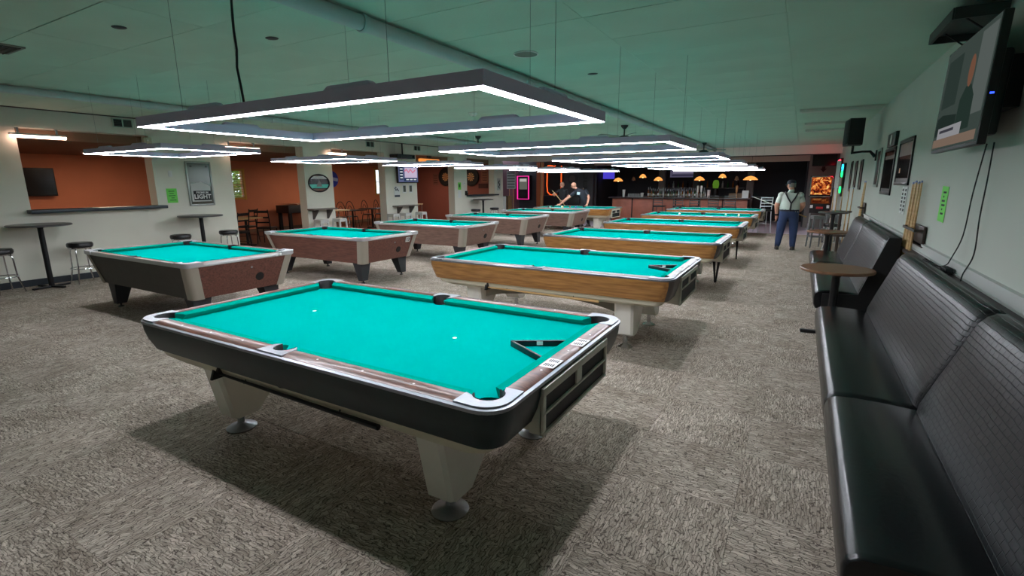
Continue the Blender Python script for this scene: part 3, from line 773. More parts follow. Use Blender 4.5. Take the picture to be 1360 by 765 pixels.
# signs on the left wall: built facing -y, turned to face +x
NTH = 'first second third fourth fifth sixth seventh eighth ninth tenth eleventh twelfth thirteenth fourteenth fifteenth sixteenth seventeenth eighteenth nineteenth'.split()
def nth(k):
    if k < 19: return NTH[k]
    k += 1; return ['twentieth','thirtieth'][k//10-2] if k % 10 == 0 else ['twenty-','thirty-'][k//10-2]+NTH[k%10-1]
def onleft(name, label, cat, y, z, off=.002, group=None): return thing(name, label, cat, (XL+off, y, z), PI/2, group)
def onright(name, label, cat, y, z, off=.002, group=None): return thing(name, label, cat, (XR-off, y, z), -PI/2, group)
t = onleft('paper_notice','lime green paper notice beside the framed beer sign on the left wall','notice',5.64,1.46)
g = G(); g.box((0,-.001,0),(.20,.002,.29)); g.build('sheet', greenp, t)
g = G()
for i, w_ in enumerate((.11,.08,.13,.06,.12)): g.box((random.uniform(-.01,.01),-.003,.09-.045*i),(w_,.001,.012))
g.build('print', ink, t)
t = onleft('light_switch','white switch plate above the green notice on the left wall','switch',5.66,1.90)
g = G(); g.box((0,-.004,0),(.075,.008,.12),bev=.003); g.build('plate', white, t)
g = G(); g.box((0,-.011,0),(.012,.01,.026)); g.build('toggle', white, t)
t = onleft('beer_sign','silver framed mirror sign reading LIGHT on the left wall above the high table','sign',6.22,1.70)
g = G()
for s in (1,-1): g.box((s*.245,-.015,0),(.035,.03,.92),bev=.005); g.box((0,-.015,s*.445),(.5,.03,.035),bev=.005)
g.build('frame', mat('silver_frame',(160,164,160),.35,.6), t)
g = G(); g.box((0,-.006,0),(.47,.01,.87)); g.build('mirror', mat('smoky_mirror',(120,128,122),.18,.5), t)
g = G(); g.prism([(-.2,-.38),(.2,-.38),(.2,-.05),(.02,.04),(-.2,0)],-.0135,-.0115,'y'); g.build('picture', mat('pale_print',(196,200,196),.5), t)
g = G(); g.box((.02,-.0145,-.25),(.36,.002,.2)); g.build('dark_panel', ink, t)
g = G(); g.text('LIGHT',.125,(.02,-.017,-.275),bold=.004); g.build('lettering', white, t)
g = G(); g.text('PREMIUM',.062,(.02,-.017,-.19),bold=.001); g.build('small_lettering', white, t)
g = G(); g.box((0,-.0145,-.40),(.4,.002,.05)); g.build('brown_strip', mat('olive_strip',(74,70,54),.5), t)
for s in (-.15,.17):
    g = G(); g.lathe([(.02,0),(.02,.012)],(s,-.012,.36),12,(0,-1,0)); g.build('fixing', blackmetal, t)
t = onleft('oval_mirror_sign','black rimmed oval mirror sign with a teal band on the first pier','sign',9.30,1.70)
g = G(); g.tube([(.33*math.cos(i*PI/24),-.02,.225*math.sin(i*PI/24)) for i in range(48)],.018,8,True); g.build('rim', blackmetal, t)
def oval_part(z0, z1, y):
    pts = []
    for i in range(49):
        z = z0+(z1-z0)*i/48; pts.append((.325*math.sqrt(max(0,1-(z/.222)**2)), z))
    return [(x,z) for x,z in pts]+[(-x,z) for x,z in pts[::-1]]
g = G(); g.prism(oval_part(-.2215,.2215,0),-.012,-.004,'y'); g.build('disc', mat('dark_disc',(26,36,38),.25), t)
g = G(); g.prism(oval_part(-.13,-.03,0),-.0145,-.0125,'y'); g.build('teal_band', mat('teal_print',(84,206,188),.4), t)
g = G(); g.prism([(-.09,-.09),(.1,-.09),(.06,.0),(.02,.06),(0,.1),(-.03,.03),(-.06,-.02)],-.017,-.0148,'y'); g.build('figure', mat('grey_print',(120,128,128),.4), t)
g = G(); g.prism(oval_part(.11,.185,0),-.0145,-.0125,'y'); g.build('bright_band', mat('silver_print',(196,198,198),.3), t)
g = G(); g.prism(oval_part(-.2,-.155,0),-.0145,-.0125,'y'); g.build('rust_band', mat('rust_print',(120,76,56),.4), t)
def tv(t, w_, h, dep, shots):
    g = G(); g.box((0,-dep/2,0),(w_,dep,h),bev=.008); g.build('casing', mat('tv_casing',(14,14,17),.4), t)
    for nm, c, d, m in shots:
        g = G(); g.box((c[0],-dep-.0012-c[2]*.0008,c[1]),(d[0],.0012,d[1])); g.build(nm, m, t)
t = onleft('television','flat television showing a bright broadcast on the second pier','television',12.72,1.97,.06)
scr = lambda n, c, s: glow(n, c, s)
tv(t, .98,.55,.07,[('screen',(0,.0,0),(.92,.49),scr('tv_blue',(96,104,140),.3)),('side_panel',(-.33,.03,1),(.17,.40),scr('tv_side',(40,52,72),.3)),('picture',(.13,.05,1),(.6,.32),scr('tv_pic',(190,176,200),.36)),('caption_bar',(.1,-.17,1),(.64,.1),scr('tv_cap',(40,56,84),.3))])
g = G()
for i in range(4): g.box((-.33,-.076,.16-.09*i),(.12,.001,.035))
for i in range(3): g.box((-.05+.18*i,-.076,-.17),(.13,.001,.03))
g.build('score_blocks', scr('tv_white',(206,214,222),.36), t)
g = G(); g.tube([(-.18,-.078,.09),(-.1,-.078,.15),(0,-.078,.06),(.1,-.078,.15),(.2,-.078,.05),(.32,-.078,.13)],.022,6); g.build('banner_script', scr('tv_red',(206,120,146),.36), t)
g = G(); g.box((0,.03,0),(.3,.06,.2)); g.build('wall_mount', blackmetal, t)
for i,(y,z,w_,h,lab) in enumerate(((12.29,1.42,.26,.34,'white flyer with dark sketches below the pier television'),(12.64,1.51,.18,.27,'white framed dark sheet below the television, left one'),(12.94,1.51,.18,.27,'white framed dark sheet below the television, right one'))):
    t = onleft('flyer', lab, 'poster', y, z)
    g = G(); g.box((0,-.003,0),(w_,.006,h)); g.build('sheet', paper, t)
    g = G()
    if i == 0:
        rnd = random.Random(3)
        for k in range(7): g.box((rnd.uniform(-.09,.09),-.007,rnd.uniform(-.06,.14)),(.05,.001,.035),R=Euler((0,rnd.uniform(-.5,.5),0)))
        g.box((0,-.007,-.135),(.24,.001,.065))
    else:
        g.box((0,-.007,0),(w_-.06,.001,h-.07))
    g.build('print', mat('slate_print',(52,58,72),.6) if i == 0 else mat('grey_green_print',(84,88,78),.6), t)
t = onleft('paper_notice','green notice over a white sheet on the wall left of the dartboard opening','notice',15.7,1.42)
g = G(); g.box((0,-.001,.15),(.2,.002,.27)); g.build('green_sheet', greenp, t)
g = G(); g.box((0,-.001,-.15),(.2,.002,.28)); g.build('white_sheet', paper, t)
g = G(); g.box((0,-.003,.16),(.1,.001,.12)); g.build('print', mat('dark_green_print',(40,110,44),.7), t)
t = onleft('wall_clock','small round white clock on the wall left of the dartboard opening','clock',15.98,1.66)
g = G(); g.lathe([(.07,0),(.07,.02),(.06,.025),(0,.02)],(0,0,0),20,(0,-1,0)); g.build('face', white, t)
g = G(); g.box((0,-.026,.015),(.006,.002,.05)); g.box((.015,-.026,0),(.035,.002,.006)); g.build('hands', ink, t)
t = onleft('telephone','small black wall box beside the sill of the dartboard opening','box',16.1,1.3)
g = G(); g.box((0,-.035,0),(.12,.07,.17),bev=.01); g.build('body', blackmetal, t)
g = G(); g.box((.0,-.075,.03),(.06,.02,.05),bev=.004); g.build('keypad', mat('grey_key',(90,90,92),.5), t)
t = onleft('wall_sign','narrow white sign with a dark squiggle on the last stretch of the left wall','sign',18.56,1.62)
g = G(); g.box((0,-.004,0),(.28,.008,.5)); g.build('board', mat('dull_white',(190,192,186),.6), t)
g = G(); g.tube([(.03,-.01,.15),(-.05,-.01,.08),(.05,-.01,-.02),(-.04,-.01,-.1),(.02,-.01,-.17)],.022,6); g.build('squiggle', ink, t)
def strip(y0, y1, z, label, x=XL+.1):
    t = thing('strip_light', label, 'lamp', (x,(y0+y1)/2,z), PI/2, 'warm strip lights under the left header')
    L_ = y1-y0
    g = G(); g.box((0,0,.03),(L_,.06,.03),bev=.006); g.build('channel', white, t)
    g = G(); g.box((0,0,-.004),(L_-.02,.045,.045),bev=.014); g.build('tube', warmled, t)
    for s in (-1,1):
        g = G(); g.box((s*(L_/2-.12),.03,.09),(.03,.012,.09)); g.box((s*(L_/2-.12),.065,.128),(.03,.07,.012)); g.build('bracket', alu, t)
strip(3.31,4.05,2.475,'warm strip light above the large serving opening')
strip(6.79,7.63,2.485,'warm strip light above the near end of the first doorway')
strip(9.62,10.23,2.485,'warm strip light just past the pier with the oval sign')
def vent(y, label):
    t = onleft('air_vent', label, 'vent', y, 2.82)
    g = G()
    for s in (1,-1): g.box((s*.155,-.008,0),(.02,.016,.16)); g.box((0,-.008,s*.073),(.33,.016,.016))
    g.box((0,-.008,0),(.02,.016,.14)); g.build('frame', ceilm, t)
    for i,s in enumerate((-1,1)):
        g = G(); g.box((s*.078,-.003,0),(.138,.004,.13)); g.build('duct_opening', darkslot if i == 0 else mat('grey_grille',(82,86,80),.7), t)
        for k in range(4):
            g = G(); g.box((s*.078,-.008,-.045+.03*k),(.136,.012,.004),R=Euler((.5,0,0))); g.build('louver', mat('grey_grille',(82,86,80),.7), t)
vent(4.96,'two-part air vent in the header above the large serving opening')
vent(11.24,'two-part air vent in the header before the television pier')
vent(13.35,'two-part air vent in the header past the television pier')
t = onleft('control_box','small cream box at the right top corner of the serving opening','box',5.32,2.53)
g = G(); g.box((0,-.03,0),(.14,.06,.12),bev=.008); g.build('cover', mat('cream_plastic',(206,196,172),.5), t)
g = G(); g.lathe([(.015,0),(.015,.008)],(0,-.06,0),12,(0,-1,0)); g.build('button', white, t)
# ------------------------------------------------------------------ back room behind the left wall
def window(n, y0, y1, z0, z1):
    t = bpy.data.objects.new('window_%d' % n, None); COL.objects.link(t); t.location = (XO,(y0+y1)/2,(z0+z1)/2); t.rotation_euler = (0,0,PI/2); struct(t)
    w_, h = y1-y0, z1-z0; fm = mat('yellow_frame',(196,150,60),.5)
    for s in (1,-1):
        g = G(); g.box((s*(w_/2),-.01,0),(.06,.06,h+.1)); g.build('frame_side', fm, t)
        g = G(); g.box((0,-.01,s*h/2),(w_,.06,.06)); g.build('frame_rail', fm, t)
    g = G(); g.box((0,.06,.0),(w_,.03,.03)); g.build('glazing_bar', fm, t)
    g = G(); g.box((0,.09,0),(w_,.006,h)); gm = mat('window_glass',(250,255,250),.02); 
    gm.node_tree.nodes['Principled BSDF'].inputs['Transmission Weight'].default_value = 1.; g.build('pane', gm, t)
    ns = int(h/.055)
    g = G(); g.box((0,0,0),(w_-.05,.032,.003),R=Euler((.55,0,0))); me = g.mesh('slat'); me.materials.append(mat('ivory_slat',(226,226,206),.5))
    for k in range(ns): put('slat', me, t, (0,.03,-h/2+.045+k*(h-.07)/(ns-1)))
window(1, *wins[0]); window(2, *wins[1])
def hedge(y, label):
    g = G(); rnd = random.Random(int(y))
    for k in range(5000):
        c = Vector((XO-.9-rnd.random()*.5, y+rnd.uniform(-1.3,1.3), rnd.uniform(.0,2.9))); R = Euler((rnd.uniform(0,6),rnd.uniform(0,6),rnd.uniform(0,6)))
        m_ = R.to_matrix(); u, v = m_ @ Vector((.085,0,0)), m_ @ Vector((0,.055,0))
        g.quad([c-u, c-v, c+u, c+v])
    o = g.build('hedge', mat('hedge_leaf',(150,190,70),.6,col2=(110,160,60),vscale=3)); tag(o, label, 'hedge', kind='stuff')
g = G(); g.box((XO-2.2,9,-.06),(4,22,.1)); struct(g.build('ground', mat('lawn_ground',(90,120,60),.9)))
hedge(10.1,'sunlit green leaves outside the blind-covered back-room window'); hedge(16.6,'sunlit green leaves outside the second back-room window')
t = thing('television','dark switched-off television seen through the large serving opening','television',(XO+.12,5.24,1.76),PI/2)
tv(t,.66,.70,.06,[('screen',(0,0,0),(.62,.64),screenoff)])
g = G(); g.box((0,.06,0),(.2,.12,.2)); g.build('wall_mount', blackmetal, t)
def ladder_chair(loc, rz, label):
    t = thing('ladder_back_chair', label, 'chair', loc, rz, 'black ladder-back chairs in the back room')
    g = G(); g.box((0,0,.46),(.42,.42,.05),bev=.015); g.build('seat', vinyl2, t)
    for s in (1,-1):
        g = G(); g.tube([(s*.19,.24,0),(s*.19,.19,.45),(s*.19,.23,.75),(s*.19,.27,.98)],.015,6); g.build('leg', blackmetal, t)
        g = G(); g.rod((s*.2,-.2,0),(s*.19,-.18,.45),.013); g.build('leg', blackmetal, t)
        g = G(); g.rod((s*.195,.2,.2),(s*.195,-.19,.2),.009); g.build('stretcher', blackmetal, t)
    for z in (.62,.76,.92):
        g = G(); g.box((0,.20+(z-.45)*.13,z),(.38,.016,.07 if z > .9 else .04)); g.build('back_slat', blackmetal, t)
    return t
ladder_chair((-12.15,7.75,0),-1.3,'black ladder-back chair nearest the first doorway')
ladder_chair((-13.55,8.9,0),-1.2,'black ladder-back chair behind the wooden table in the first doorway')
ladder_chair((-12.75,9.0,0),-2.6,'black ladder-back chair with a raised back at the right end of the wooden table')
t = thing('wooden_table','pale wooden dining table among ladder-back chairs in the first doorway','table',(-12.9,8.2,0),.1)
g = G(); g.box((0,0,.76),(.8,1.1,.035),bev=.006); g.build('table_top', palewood, t)
for s in (1,-1):
    g = G(); g.rod((0,s*.3,.03),(0,s*.3,.74),.035); g.build('column', blackmetal, t)
    g = G(); g.box((0,s*.3,.02),(.6,.06,.03)); g.build('foot_bar', blackmetal, t)
def bow_chair(loc, rz, label):
    t = thing('bow_back_chair', label, 'chair', loc, rz, 'dark bow-back chairs in the back room')
    dk = mat('dark_bow_wood',(30,22,22),.45)
    g = G(); g.lathe([(0,.44),(.2,.44),(.215,.46),(.2,.475),(0,.475)],n=20); g.build('seat', vinyl2, t)
    g = G(); g.tube([(.19*math.cos(a),.17+.05*math.sin(a),.47+(.55*math.sin(a))) for a in [PI*i/12 for i in range(13)]],.014,6); g.build('bow', dk, t)
    g = G(); g.tube([(.11*math.cos(a),.17+.04*math.sin(a),.47+(.38*math.sin(a))) for a in [PI*i/10 for i in range(11)]],.010,6); g.build('inner_bow', dk, t)
    for s in (1,-1):
        for q in (1,-1):
            g = G(); g.rod((s*.2,q*.19,0),(s*.15,q*.14,.44),.014,.018); g.build('leg', dk, t)
    return t
for i,(x,y,r,l) in enumerate(((-14.3,13.05,-.4,'first from the left'),(-14.3,13.6,.0,'second from the left'),(-14.7,14.8,.3,'third from the left'),(-14.5,15.3,.5,'fourth, half hidden by the television pier'))):
    bow_chair((x,y,0), r+1.2, 'dark bow-back chair in the second doorway, '+l)
bow_chair((-12.1,14.0,0),2.2,'dark bow-back chair seen just right of the television pier')
for x,y,l in ((-13.5,12.9,'dark square cafe table in the second doorway, left one'),(-13.75,14.1,'dark square cafe table in the second doorway, right one')):
    t = thing('cafe_table', l, 'table', (x,y,0))
    g = G(); g.box((0,0,.74),(.7,.7,.03),bev=.006); g.build('table_top', mat('black_top',(30,28,30),.4), t)
    g = G(); g.rod((0,0,.03),(0,0,.73),.035); g.build('column', blackmetal, t)
    for a in (0,PI/2):
        g = G(); g.box((0,0,.02),(.55,.06,.03),rz=a); g.build('foot_bar', blackmetal, t)
t = thing('side_table','small table with a pale edge and thin steel legs behind the oval-sign pier','table',(-11.6,10.45,0))
g = G(); g.box((0,0,.90),(.5,.8,.03)); g.build('table_top', palewood, t)
for sx in (1,-1):
    for sy in (1,-1):
        g = G(); g.rod((sx*.22,sy*.37,0),(sx*.22,sy*.37,.89),.012); g.build('leg', chrome, t)
t = thing('side_table','small table with a pale edge behind the television pier','table',(-11.5,13.85,0))
g = G(); g.box((0,0,.95),(.4,.7,.03)); g.build('table_top', palewood, t)
for sx in (1,-1):
    for sy in (1,-1):
        g = G(); g.rod((sx*.17,sy*.32,0),(sx*.17,sy*.32,.94),.012); g.build('leg', chrome, t)
t = thing('foosball_table','dark foosball table against the terracotta wall beside the oval-sign pier','game table',(-15.75,12.35,0),PI/2)
g = G(); g.box((0,0,.78),(1.35,.72,.28),bev=.01); g.build('cabinet', mat('black_cabinet',(26,24,26),.5), t)
for sx in (1,-1):
    for sy in (1,-1):
        g = G(); g.box((sx*.58,sy*.28,.32),(.11,.09,.64)); g.build('leg', blackmetal, t)
for k in range(6):
    g = G(); g.rod((-.5+.2*k,-.5,.96),(-.5+.2*k,.45,.96),.008); g.build('rod', chrome, t)
    g = G(); g.rod((-.5+.2*k,-.62,.96),(-.5+.2*k,-.5,.96),.016); g.build('handle', redwood, t)
g = G(); g.box((.15,0,.945),(.8,.3,.05)); g.build('play_field', mat('pale_field',(180,150,130),.6), t)
t = thing('round_sign','round blue sign on the terracotta wall behind the oval-sign pier','sign',(XO+.004,14.5,1.86),PI/2)
g = G(); g.lathe([(.33,0),(.33,.02),(.31,.03),(0,.03)],(0,0,0),40,(0,-1,0)); g.build('disc', mat('blue_enamel',(36,70,200),.35), t)
g = G(); g.box((.12,-.035,0),(.34,.006,.13),R=Euler((0,.2,0))); g.build('band', mat('pale_blue_print',(150,176,226),.4), t)
def dartboard(x, z, label):
    t = thing('dartboard', label, 'dartboard', (x,18.485,z))
    g = G(); g.lathe([(.40,0),(.40,.04),(.38,.05),(.30,.05),(.29,.03),(0,.03)],(0,0,0),40,(0,-1,0)); g.build('surround', blackrub, t)
    g = G(); g.lathe([(.24,.03),(.24,.045),(0,.045)],(0,0,0),40,(0,-1,0)); g.build('board', ink, t)
    for par in (0,1):
        g = G()
        for k in range(par,20,2):
            a0, a1 = k*PI/10, (k+1)*PI/10
            P_ = [(.02*math.cos(a0),.02*math.sin(a0)),(.18*math.cos(a0),.18*math.sin(a0)),(.18*math.cos(a1),.18*math.sin(a1)),(.02*math.cos(a1),.02*math.sin(a1))]
            g.prism([(p,q) for p,q in P_],-.048,-.046,'y')
        g.build('segments', ink if par else mat('sisal',(228,170,110),.7), t)
    g = G(); g.lathe([(.02,.046),(.02,.05),(0,.05)],(0,0,0),16,(0,-1,0)); g.build('bullseye', mat('bull_red',(190,40,40),.6), t)
dartboard(-12.11,1.94,'dartboard seen through the far serving opening in the left wall')
dartboard(-13.50,1.95,'dartboard on the dark red wall, half hidden behind the far pier')
for x,z,w_,h,l,c in ((-11.42,1.95,.34,.5,'faded sheet pinned right of the dartboard in the far opening',(150,96,76)),(-14.1,1.85,.3,.5,'faded sheet pinned left of the half hidden dartboard',(122,76,66)),(-11.5,1.55,.5,.2,'dark rack of darts below the dartboard in the far opening',(70,36,34))):
    t = thing('pinned_sheet', l, 'poster', (x,18.495,z)); g = G(); g.box((0,-.003,0),(w_,.006,h)); g.build('sheet', mat('faded_%d' % c[0],c,.8), t)
    g = G()
    for k in range(4): g.box((0,-.007,h*.3-k*h*.2),(w_*.7,.001,h*.06))
    g.build('print', mat('faded_print',(80,44,40),.8), t)
t = thing('amber_box','amber glowing wooden box under the header past the television pier','lamp',(XL+.05,13.9,2.46),PI/2)  # unclear amber shape built as a glowing box
g = G(); g.box((0,0,.05),(1.04,.16,.03)); g.build('housing', redwood, t)
g = G(); g.box((0,0,-.02),(1.0,.14,.11),bev=.03); g.build('diffuser', glow('amber_glow',(226,140,66),.45), t)
g = G(); g.box((0,0,.09),(.2,.04,.1)); g.build('bracket', blackmetal, t)
t = thing('ceiling_projector','black box hung under the header above the pier television','projector',(XL+.3,12.3,2.50),PI/2)
g = G(); g.box((0,0,0),(.8,.34,.13),bev=.02); g.build('body', mat('blue_black_box',(34,38,44),.4), t)
g = G(); g.rod((0,0,.06),(0,0,CZ-2.5),.02); g.build('pole', blackmetal, t)
g = G(); g.rod((.3,-.17,0),(.3,-.19,0),.04); g.build('lens', screenoff, t)
for k, (x, y) in enumerate(((-14.2,6.0),(-14.2,12.8),(-13.2,16.6),(-12.6,2.8))):  # unseen fixtures added to brighten the terracotta walls
    t = thing('ceiling_panel_light', 'added warm fill light on the back-room ceiling, %s from the near end' % ['second','third','fourth','first'][k], 'lamp', (x,y,2.46))
    g = G(); g.box((0,0,-.02),(.34,.9,.04),bev=.006); g.build('housing', white, t)
    g = G(); g.box((0,0,-.044),(.28,.84,.006)); g.build('cover', glow('warm_fill',(255,222,190),BACK_FILL), t)
# ------------------------------------------------------------------ ceiling fittings
def fan(x, y, label, n=5):
    t = thing('ceiling_fan', label, 'fan', (x,y,CZ), 0, 'dark ceiling fans')
    dk = mat('fan_bronze',(52,54,54),.5)
    g = G(); g.lathe([(.03,-.08),(.075,-.03),(.08,0)],n=16); g.build('canopy', dk, t)
    g = G(); g.rod((0,0,-.22),(0,0,-.07),.016); g.build('rod', dk, t)
    g = G(); g.lathe([(.05,-.42),(.13,-.40),(.15,-.36),(.15,-.28),(.10,-.23),(.03,-.21)],n=20); g.build('motor', dk, t)
    for k in range(n):
        a = k*2*PI/n+.3; g = G(); g.prism([(.14,-.02),(.2,-.03),(.62,-.065),(.66,-.03),(.66,.03),(.62,.065),(.2,.03),(.14,.02)],-.006,.006)
        g.b.transform(Matrix.Translation((0,0,-.225)) @ Matrix.Rotation(a,4,'Z') @ Matrix.Rotation(.2,4,'X')); g.build('blade', mat('fan_blade',(150,164,156),.6), t)
fan(-3.0,11.15,'dark ceiling fan above the fourth table of the right row')
fan(-7.1,11.55,'dark ceiling fan above the fourth table of the left row')
fan(-2.35,17.4,'dark ceiling fan above the last table of the right row')
t = thing('ceiling_speaker','round flush speaker grille in the ceiling right of the duct','speaker',(-1.95,4.67,CZ))
g = G(); g.lathe([(.0,-.008),(.11,-.008),(.12,0)],n=28); g.build('grille', mat('grey_cover',(120,126,120),.7), t)
g = G(); g.tube([(.115*math.cos(i*PI/14),.115*math.sin(i*PI/14),-.006) for i in range(28)],.006,6,True); g.build('rim', white, t)
t = thing('smoke_detector','white smoke detector on the ceiling left of the duct','detector',(-4.7,7.8,CZ))
g = G(); g.lathe([(.0,-.05),(.05,-.05),(.06,-.03),(.08,-.02),(.08,0)],n=20); g.build('body', white, t)
g = G(); g.lathe([(.0,-.058),(.015,-.056),(.02,-.05)],n=10); g.build('button', alu, t)
t = thing('ceiling_register','dark square air register in the ceiling at the left edge','vent',(-5.9,2.0,CZ))
g = G(); g.box((0,0,-.006),(.42,.3,.012)); g.build('frame', mat('grey_cover',(120,126,120)), t)
g = G(); g.box((0,0,-.014),(.37,.25,.006)); g.build('opening', darkslot, t)
for k in range(5):
    g = G(); g.box((0,-.1+.05*k,-.018),(.37,.006,.012),R=Euler((.5,0,0))); g.build('louver', mat('grey_grille',(82,86,80)), t)
for i,(x,y) in enumerate(((-1.72,5.85),(-4.3,2.3),(-3.55,3.1))):
    t = thing('ceiling_hole','small dark oval opening in the ceiling, '+['just right of the duct','at the top left of the photo','beside the nearest lamp\'s wires'][i],'hole',(x,y,CZ-.002))
    g = G(); g.lathe([(0,-.003),(.045,-.003),(.05,0)],n=18,sx=1.2); g.build('plate', darkslot, t)
def panel_light(x0, x1, y, wy, label):
    t = thing('ceiling_panel_light', label, 'lamp', ((x0+x1)/2,y,CZ), 0, 'unlit flush panel lights near the right wall')
    g = G(); g.box((0,0,-.02),(x1-x0,wy,.04),bev=.008); g.build('housing', mat('pale_panel',(196,200,192),.6), t)
    g = G(); g.box((0,0,-.042),(x1-x0-.06,wy-.06,.006)); g.build('cover', mat('pale_cover',(186,192,182),.5), t)
panel_light(.32,1.52,10.55,.22,'flush unlit panel light near the right wall, nearest of three')
panel_light(.4,1.3,12.9,.2,'flush unlit panel light near the right wall, middle of three')
panel_light(.42,1.3,14.6,.2,'flush unlit panel light near the right wall, farthest of three')

# ------------------------------------------------------------------ seating along the right wall
def bench(y0, y1, label, ztop=1.05, splits=(), near_end=False):
    t = thing('banquette_bench', label, 'bench', (0,(y0+y1)/2,0), 0, 'black vinyl banquettes along the right wall')
    H = (y1-y0)/2
    g = G(); g.box((1.10,0,.15),(.58,2*H-.02,.30)); g.build('plinth', blackmetal, t)
    cuts = [-H]+[s-(y0+y1)/2 for s in splits]+[H]
    for a, c in zip(cuts, cuts[1:]):
        # seat cushion: rounded slab (profile in x-z, lofted along y with softened ends)
        prof = [(.745,.25),(.722,.30),(.715,.40),(.728,.445),(.765,.468),(.85,.476),(1.0,.474),(1.22,.462),(1.25,.44),(1.25,.25)]
        rings = []
        for y, k in ((a+.004,.90),(a+.02,.97),(a+.05,1.),(c-.05,1.),(c-.02,.97),(c-.004,.90)):
            rings.append([(1.0+(x-1.0)*(1-(1-k)*.35), y, .36+(z-.36)*k) for x,z in prof])
        g = G(); g.loft(rings); g.build('seat_cushion', vinyl, t, sharp=50)
    return t, cuts, H
def backs(t, cuts, H, ztop):
    for a, c in zip(cuts, cuts[1:]):
        prof = []
        n = 10
        P_ = [(1.13,.44),(1.135,.50),(1.19,.66),(1.25,.82),(1.305,ztop-.07),(1.335,ztop-.025),(1.37,ztop-.002),(1.41,ztop),(1.435,ztop-.03),(1.44,.44)]
        b = bmesh.new(); uvl = b.loops.layers.uv.new('UVMap')
        ys = [a+.004,a+.02,a+.05]+[a+.05+(c-a-.1)*i/10 for i in range(1,10)]+[c-.05,c-.02,c-.004]
        rows = []; acc = [0]
        for p, q in zip(P_, P_[1:]): acc.append(acc[-1]+math.hypot(q[0]-p[0],q[1]-p[1]))
        for y in ys:
            e = min(y-a, c-y); k = 0 if e > .049 else (.028 if e < .01 else .008)
            rows.append([b.verts.new((x+(k if i < 8 else 0), y, z-(k if 4 < i < 8 else 0))) for i,(x,z) in enumerate(P_)])
        for i in range(len(rows)-1):
            for j in range(len(P_)-1):
                f = b.faces.new((rows[i][j],rows[i+1][j],rows[i+1][j+1],rows[i][j+1]))
                for l,(ii,jj) in zip(f.loops, ((i,j),(i+1,j),(i+1,j+1),(i,j+1))): l[uvl].uv = (ys[ii], acc[jj])
        f0 = b.faces.new(rows[0]); f1 = b.faces.new(rows[-1][::-1])
        bmesh.ops.recalc_face_normals(b, faces=b.faces[:])
        me = bpy.data.meshes.new('backrest'); b.to_mesh(me); b.free(); me.materials.append(croc)
        me.polygons.foreach_set('use_smooth',[True]*len(me.polygons)); me.set_sharp_from_angle(angle=math.radians(50))
        put('backrest', me, t)
t, cuts, H = bench(1.0, 3.46, 'black vinyl banquette section closest to the camera at the right edge'); backs(t, cuts, H, 1.05)
# trim the near end of the first seat: the section ends before the camera
for ch in t.children:
    if ch.name.startswith('seat_cushion') or ch.name.startswith('plinth'):
        for v in ch.data.vertices: v.co.y = .5*(v.co.y-1.23)+1.23 if ch.name.startswith('plinth') else 1.23+(v.co.y-1.23)*.6
t, cuts, H = bench(3.47, 5.9, 'black vinyl banquette section in the middle, behind the small round table'); backs(t, cuts, H, 1.05)
t, cuts, H = bench(6.7, 10.6, 'far black vinyl banquette beyond the wall cue rack', splits=(9.1,)); backs(t, cuts, H, 1.10)
g = G(); g.box((1.18,-H-.012,.44),(.62,.02,.88)); 
g = G(); g.prism([(.80,.08),(1.438,.08),(1.438,1.10),(1.33,1.10),(1.13,.46),(.80,.44)],-H-.03,-H,'y'); g.build('end_panel', blackrub, t)
g = G(); g.box((1.495,3.6,.985),(.105,6.0,.03),bev=.006); tag(g.build('ledge_board', mat('dark_brown_ledge',(52,44,42),.5,var=.15,vscale=4)),'dark brown ledge board between the near banquettes and the right wall','ledge')
g = G(); g.box((1.495,8.65,.985),(.105,3.9,.03),bev=.006); tag(g.build('ledge_board', mat('dark_brown_ledge',(52,44,42))),'dark brown ledge board behind the far banquette','ledge')
g = G()
for z, d, h in ((1.045,.02,.09),(1.085,.032,.02),(1.005,.028,.015)): g.box((XR-d/2,6.2,z),(d,11.6,h))
struct(g.build('trim_4', mat('white_chair_rail',(196,198,194),.5)))
g = G(); g.box((XR-.008,9,.06),(.016,18,.12)); struct(g.build('baseboard_right', mat('slate_base',(40,46,54))))
def round_table(loc, label):
    t = thing('round_table', label, 'table', loc, 0, 'small round tables in front of the banquettes')
    g = G(); g.lathe([(0,.725),(.34,.725),(.35,.735),(.35,.75),(.342,.757),(0,.757)],n=40); g.build('table_top', woodtop, t)
    g = G(); g.lathe([(.04,.03),(.04,.66),(.09,.715),(.09,.725)],n=16); g.build('column', blackmetal, t)
    for a in (0,PI/2):
        g = G(); g.box((0,0,.02),(.56,.055,.035),rz=a+.1,bev=.008); g.build('foot_bar', blackmetal, t)
    for k in range(4):
        a = k*PI/2+.1; g = G(); g.box((.15*math.cos(a),.15*math.sin(a),.715),(.16,.03,.014),rz=a); g.build('top_bracket', blackmetal, t)
round_table((.90,6.56,0),'small round brown table between the two near banquettes')
round_table((1.0,11.35,0),'small round brown table beyond the far banquette')
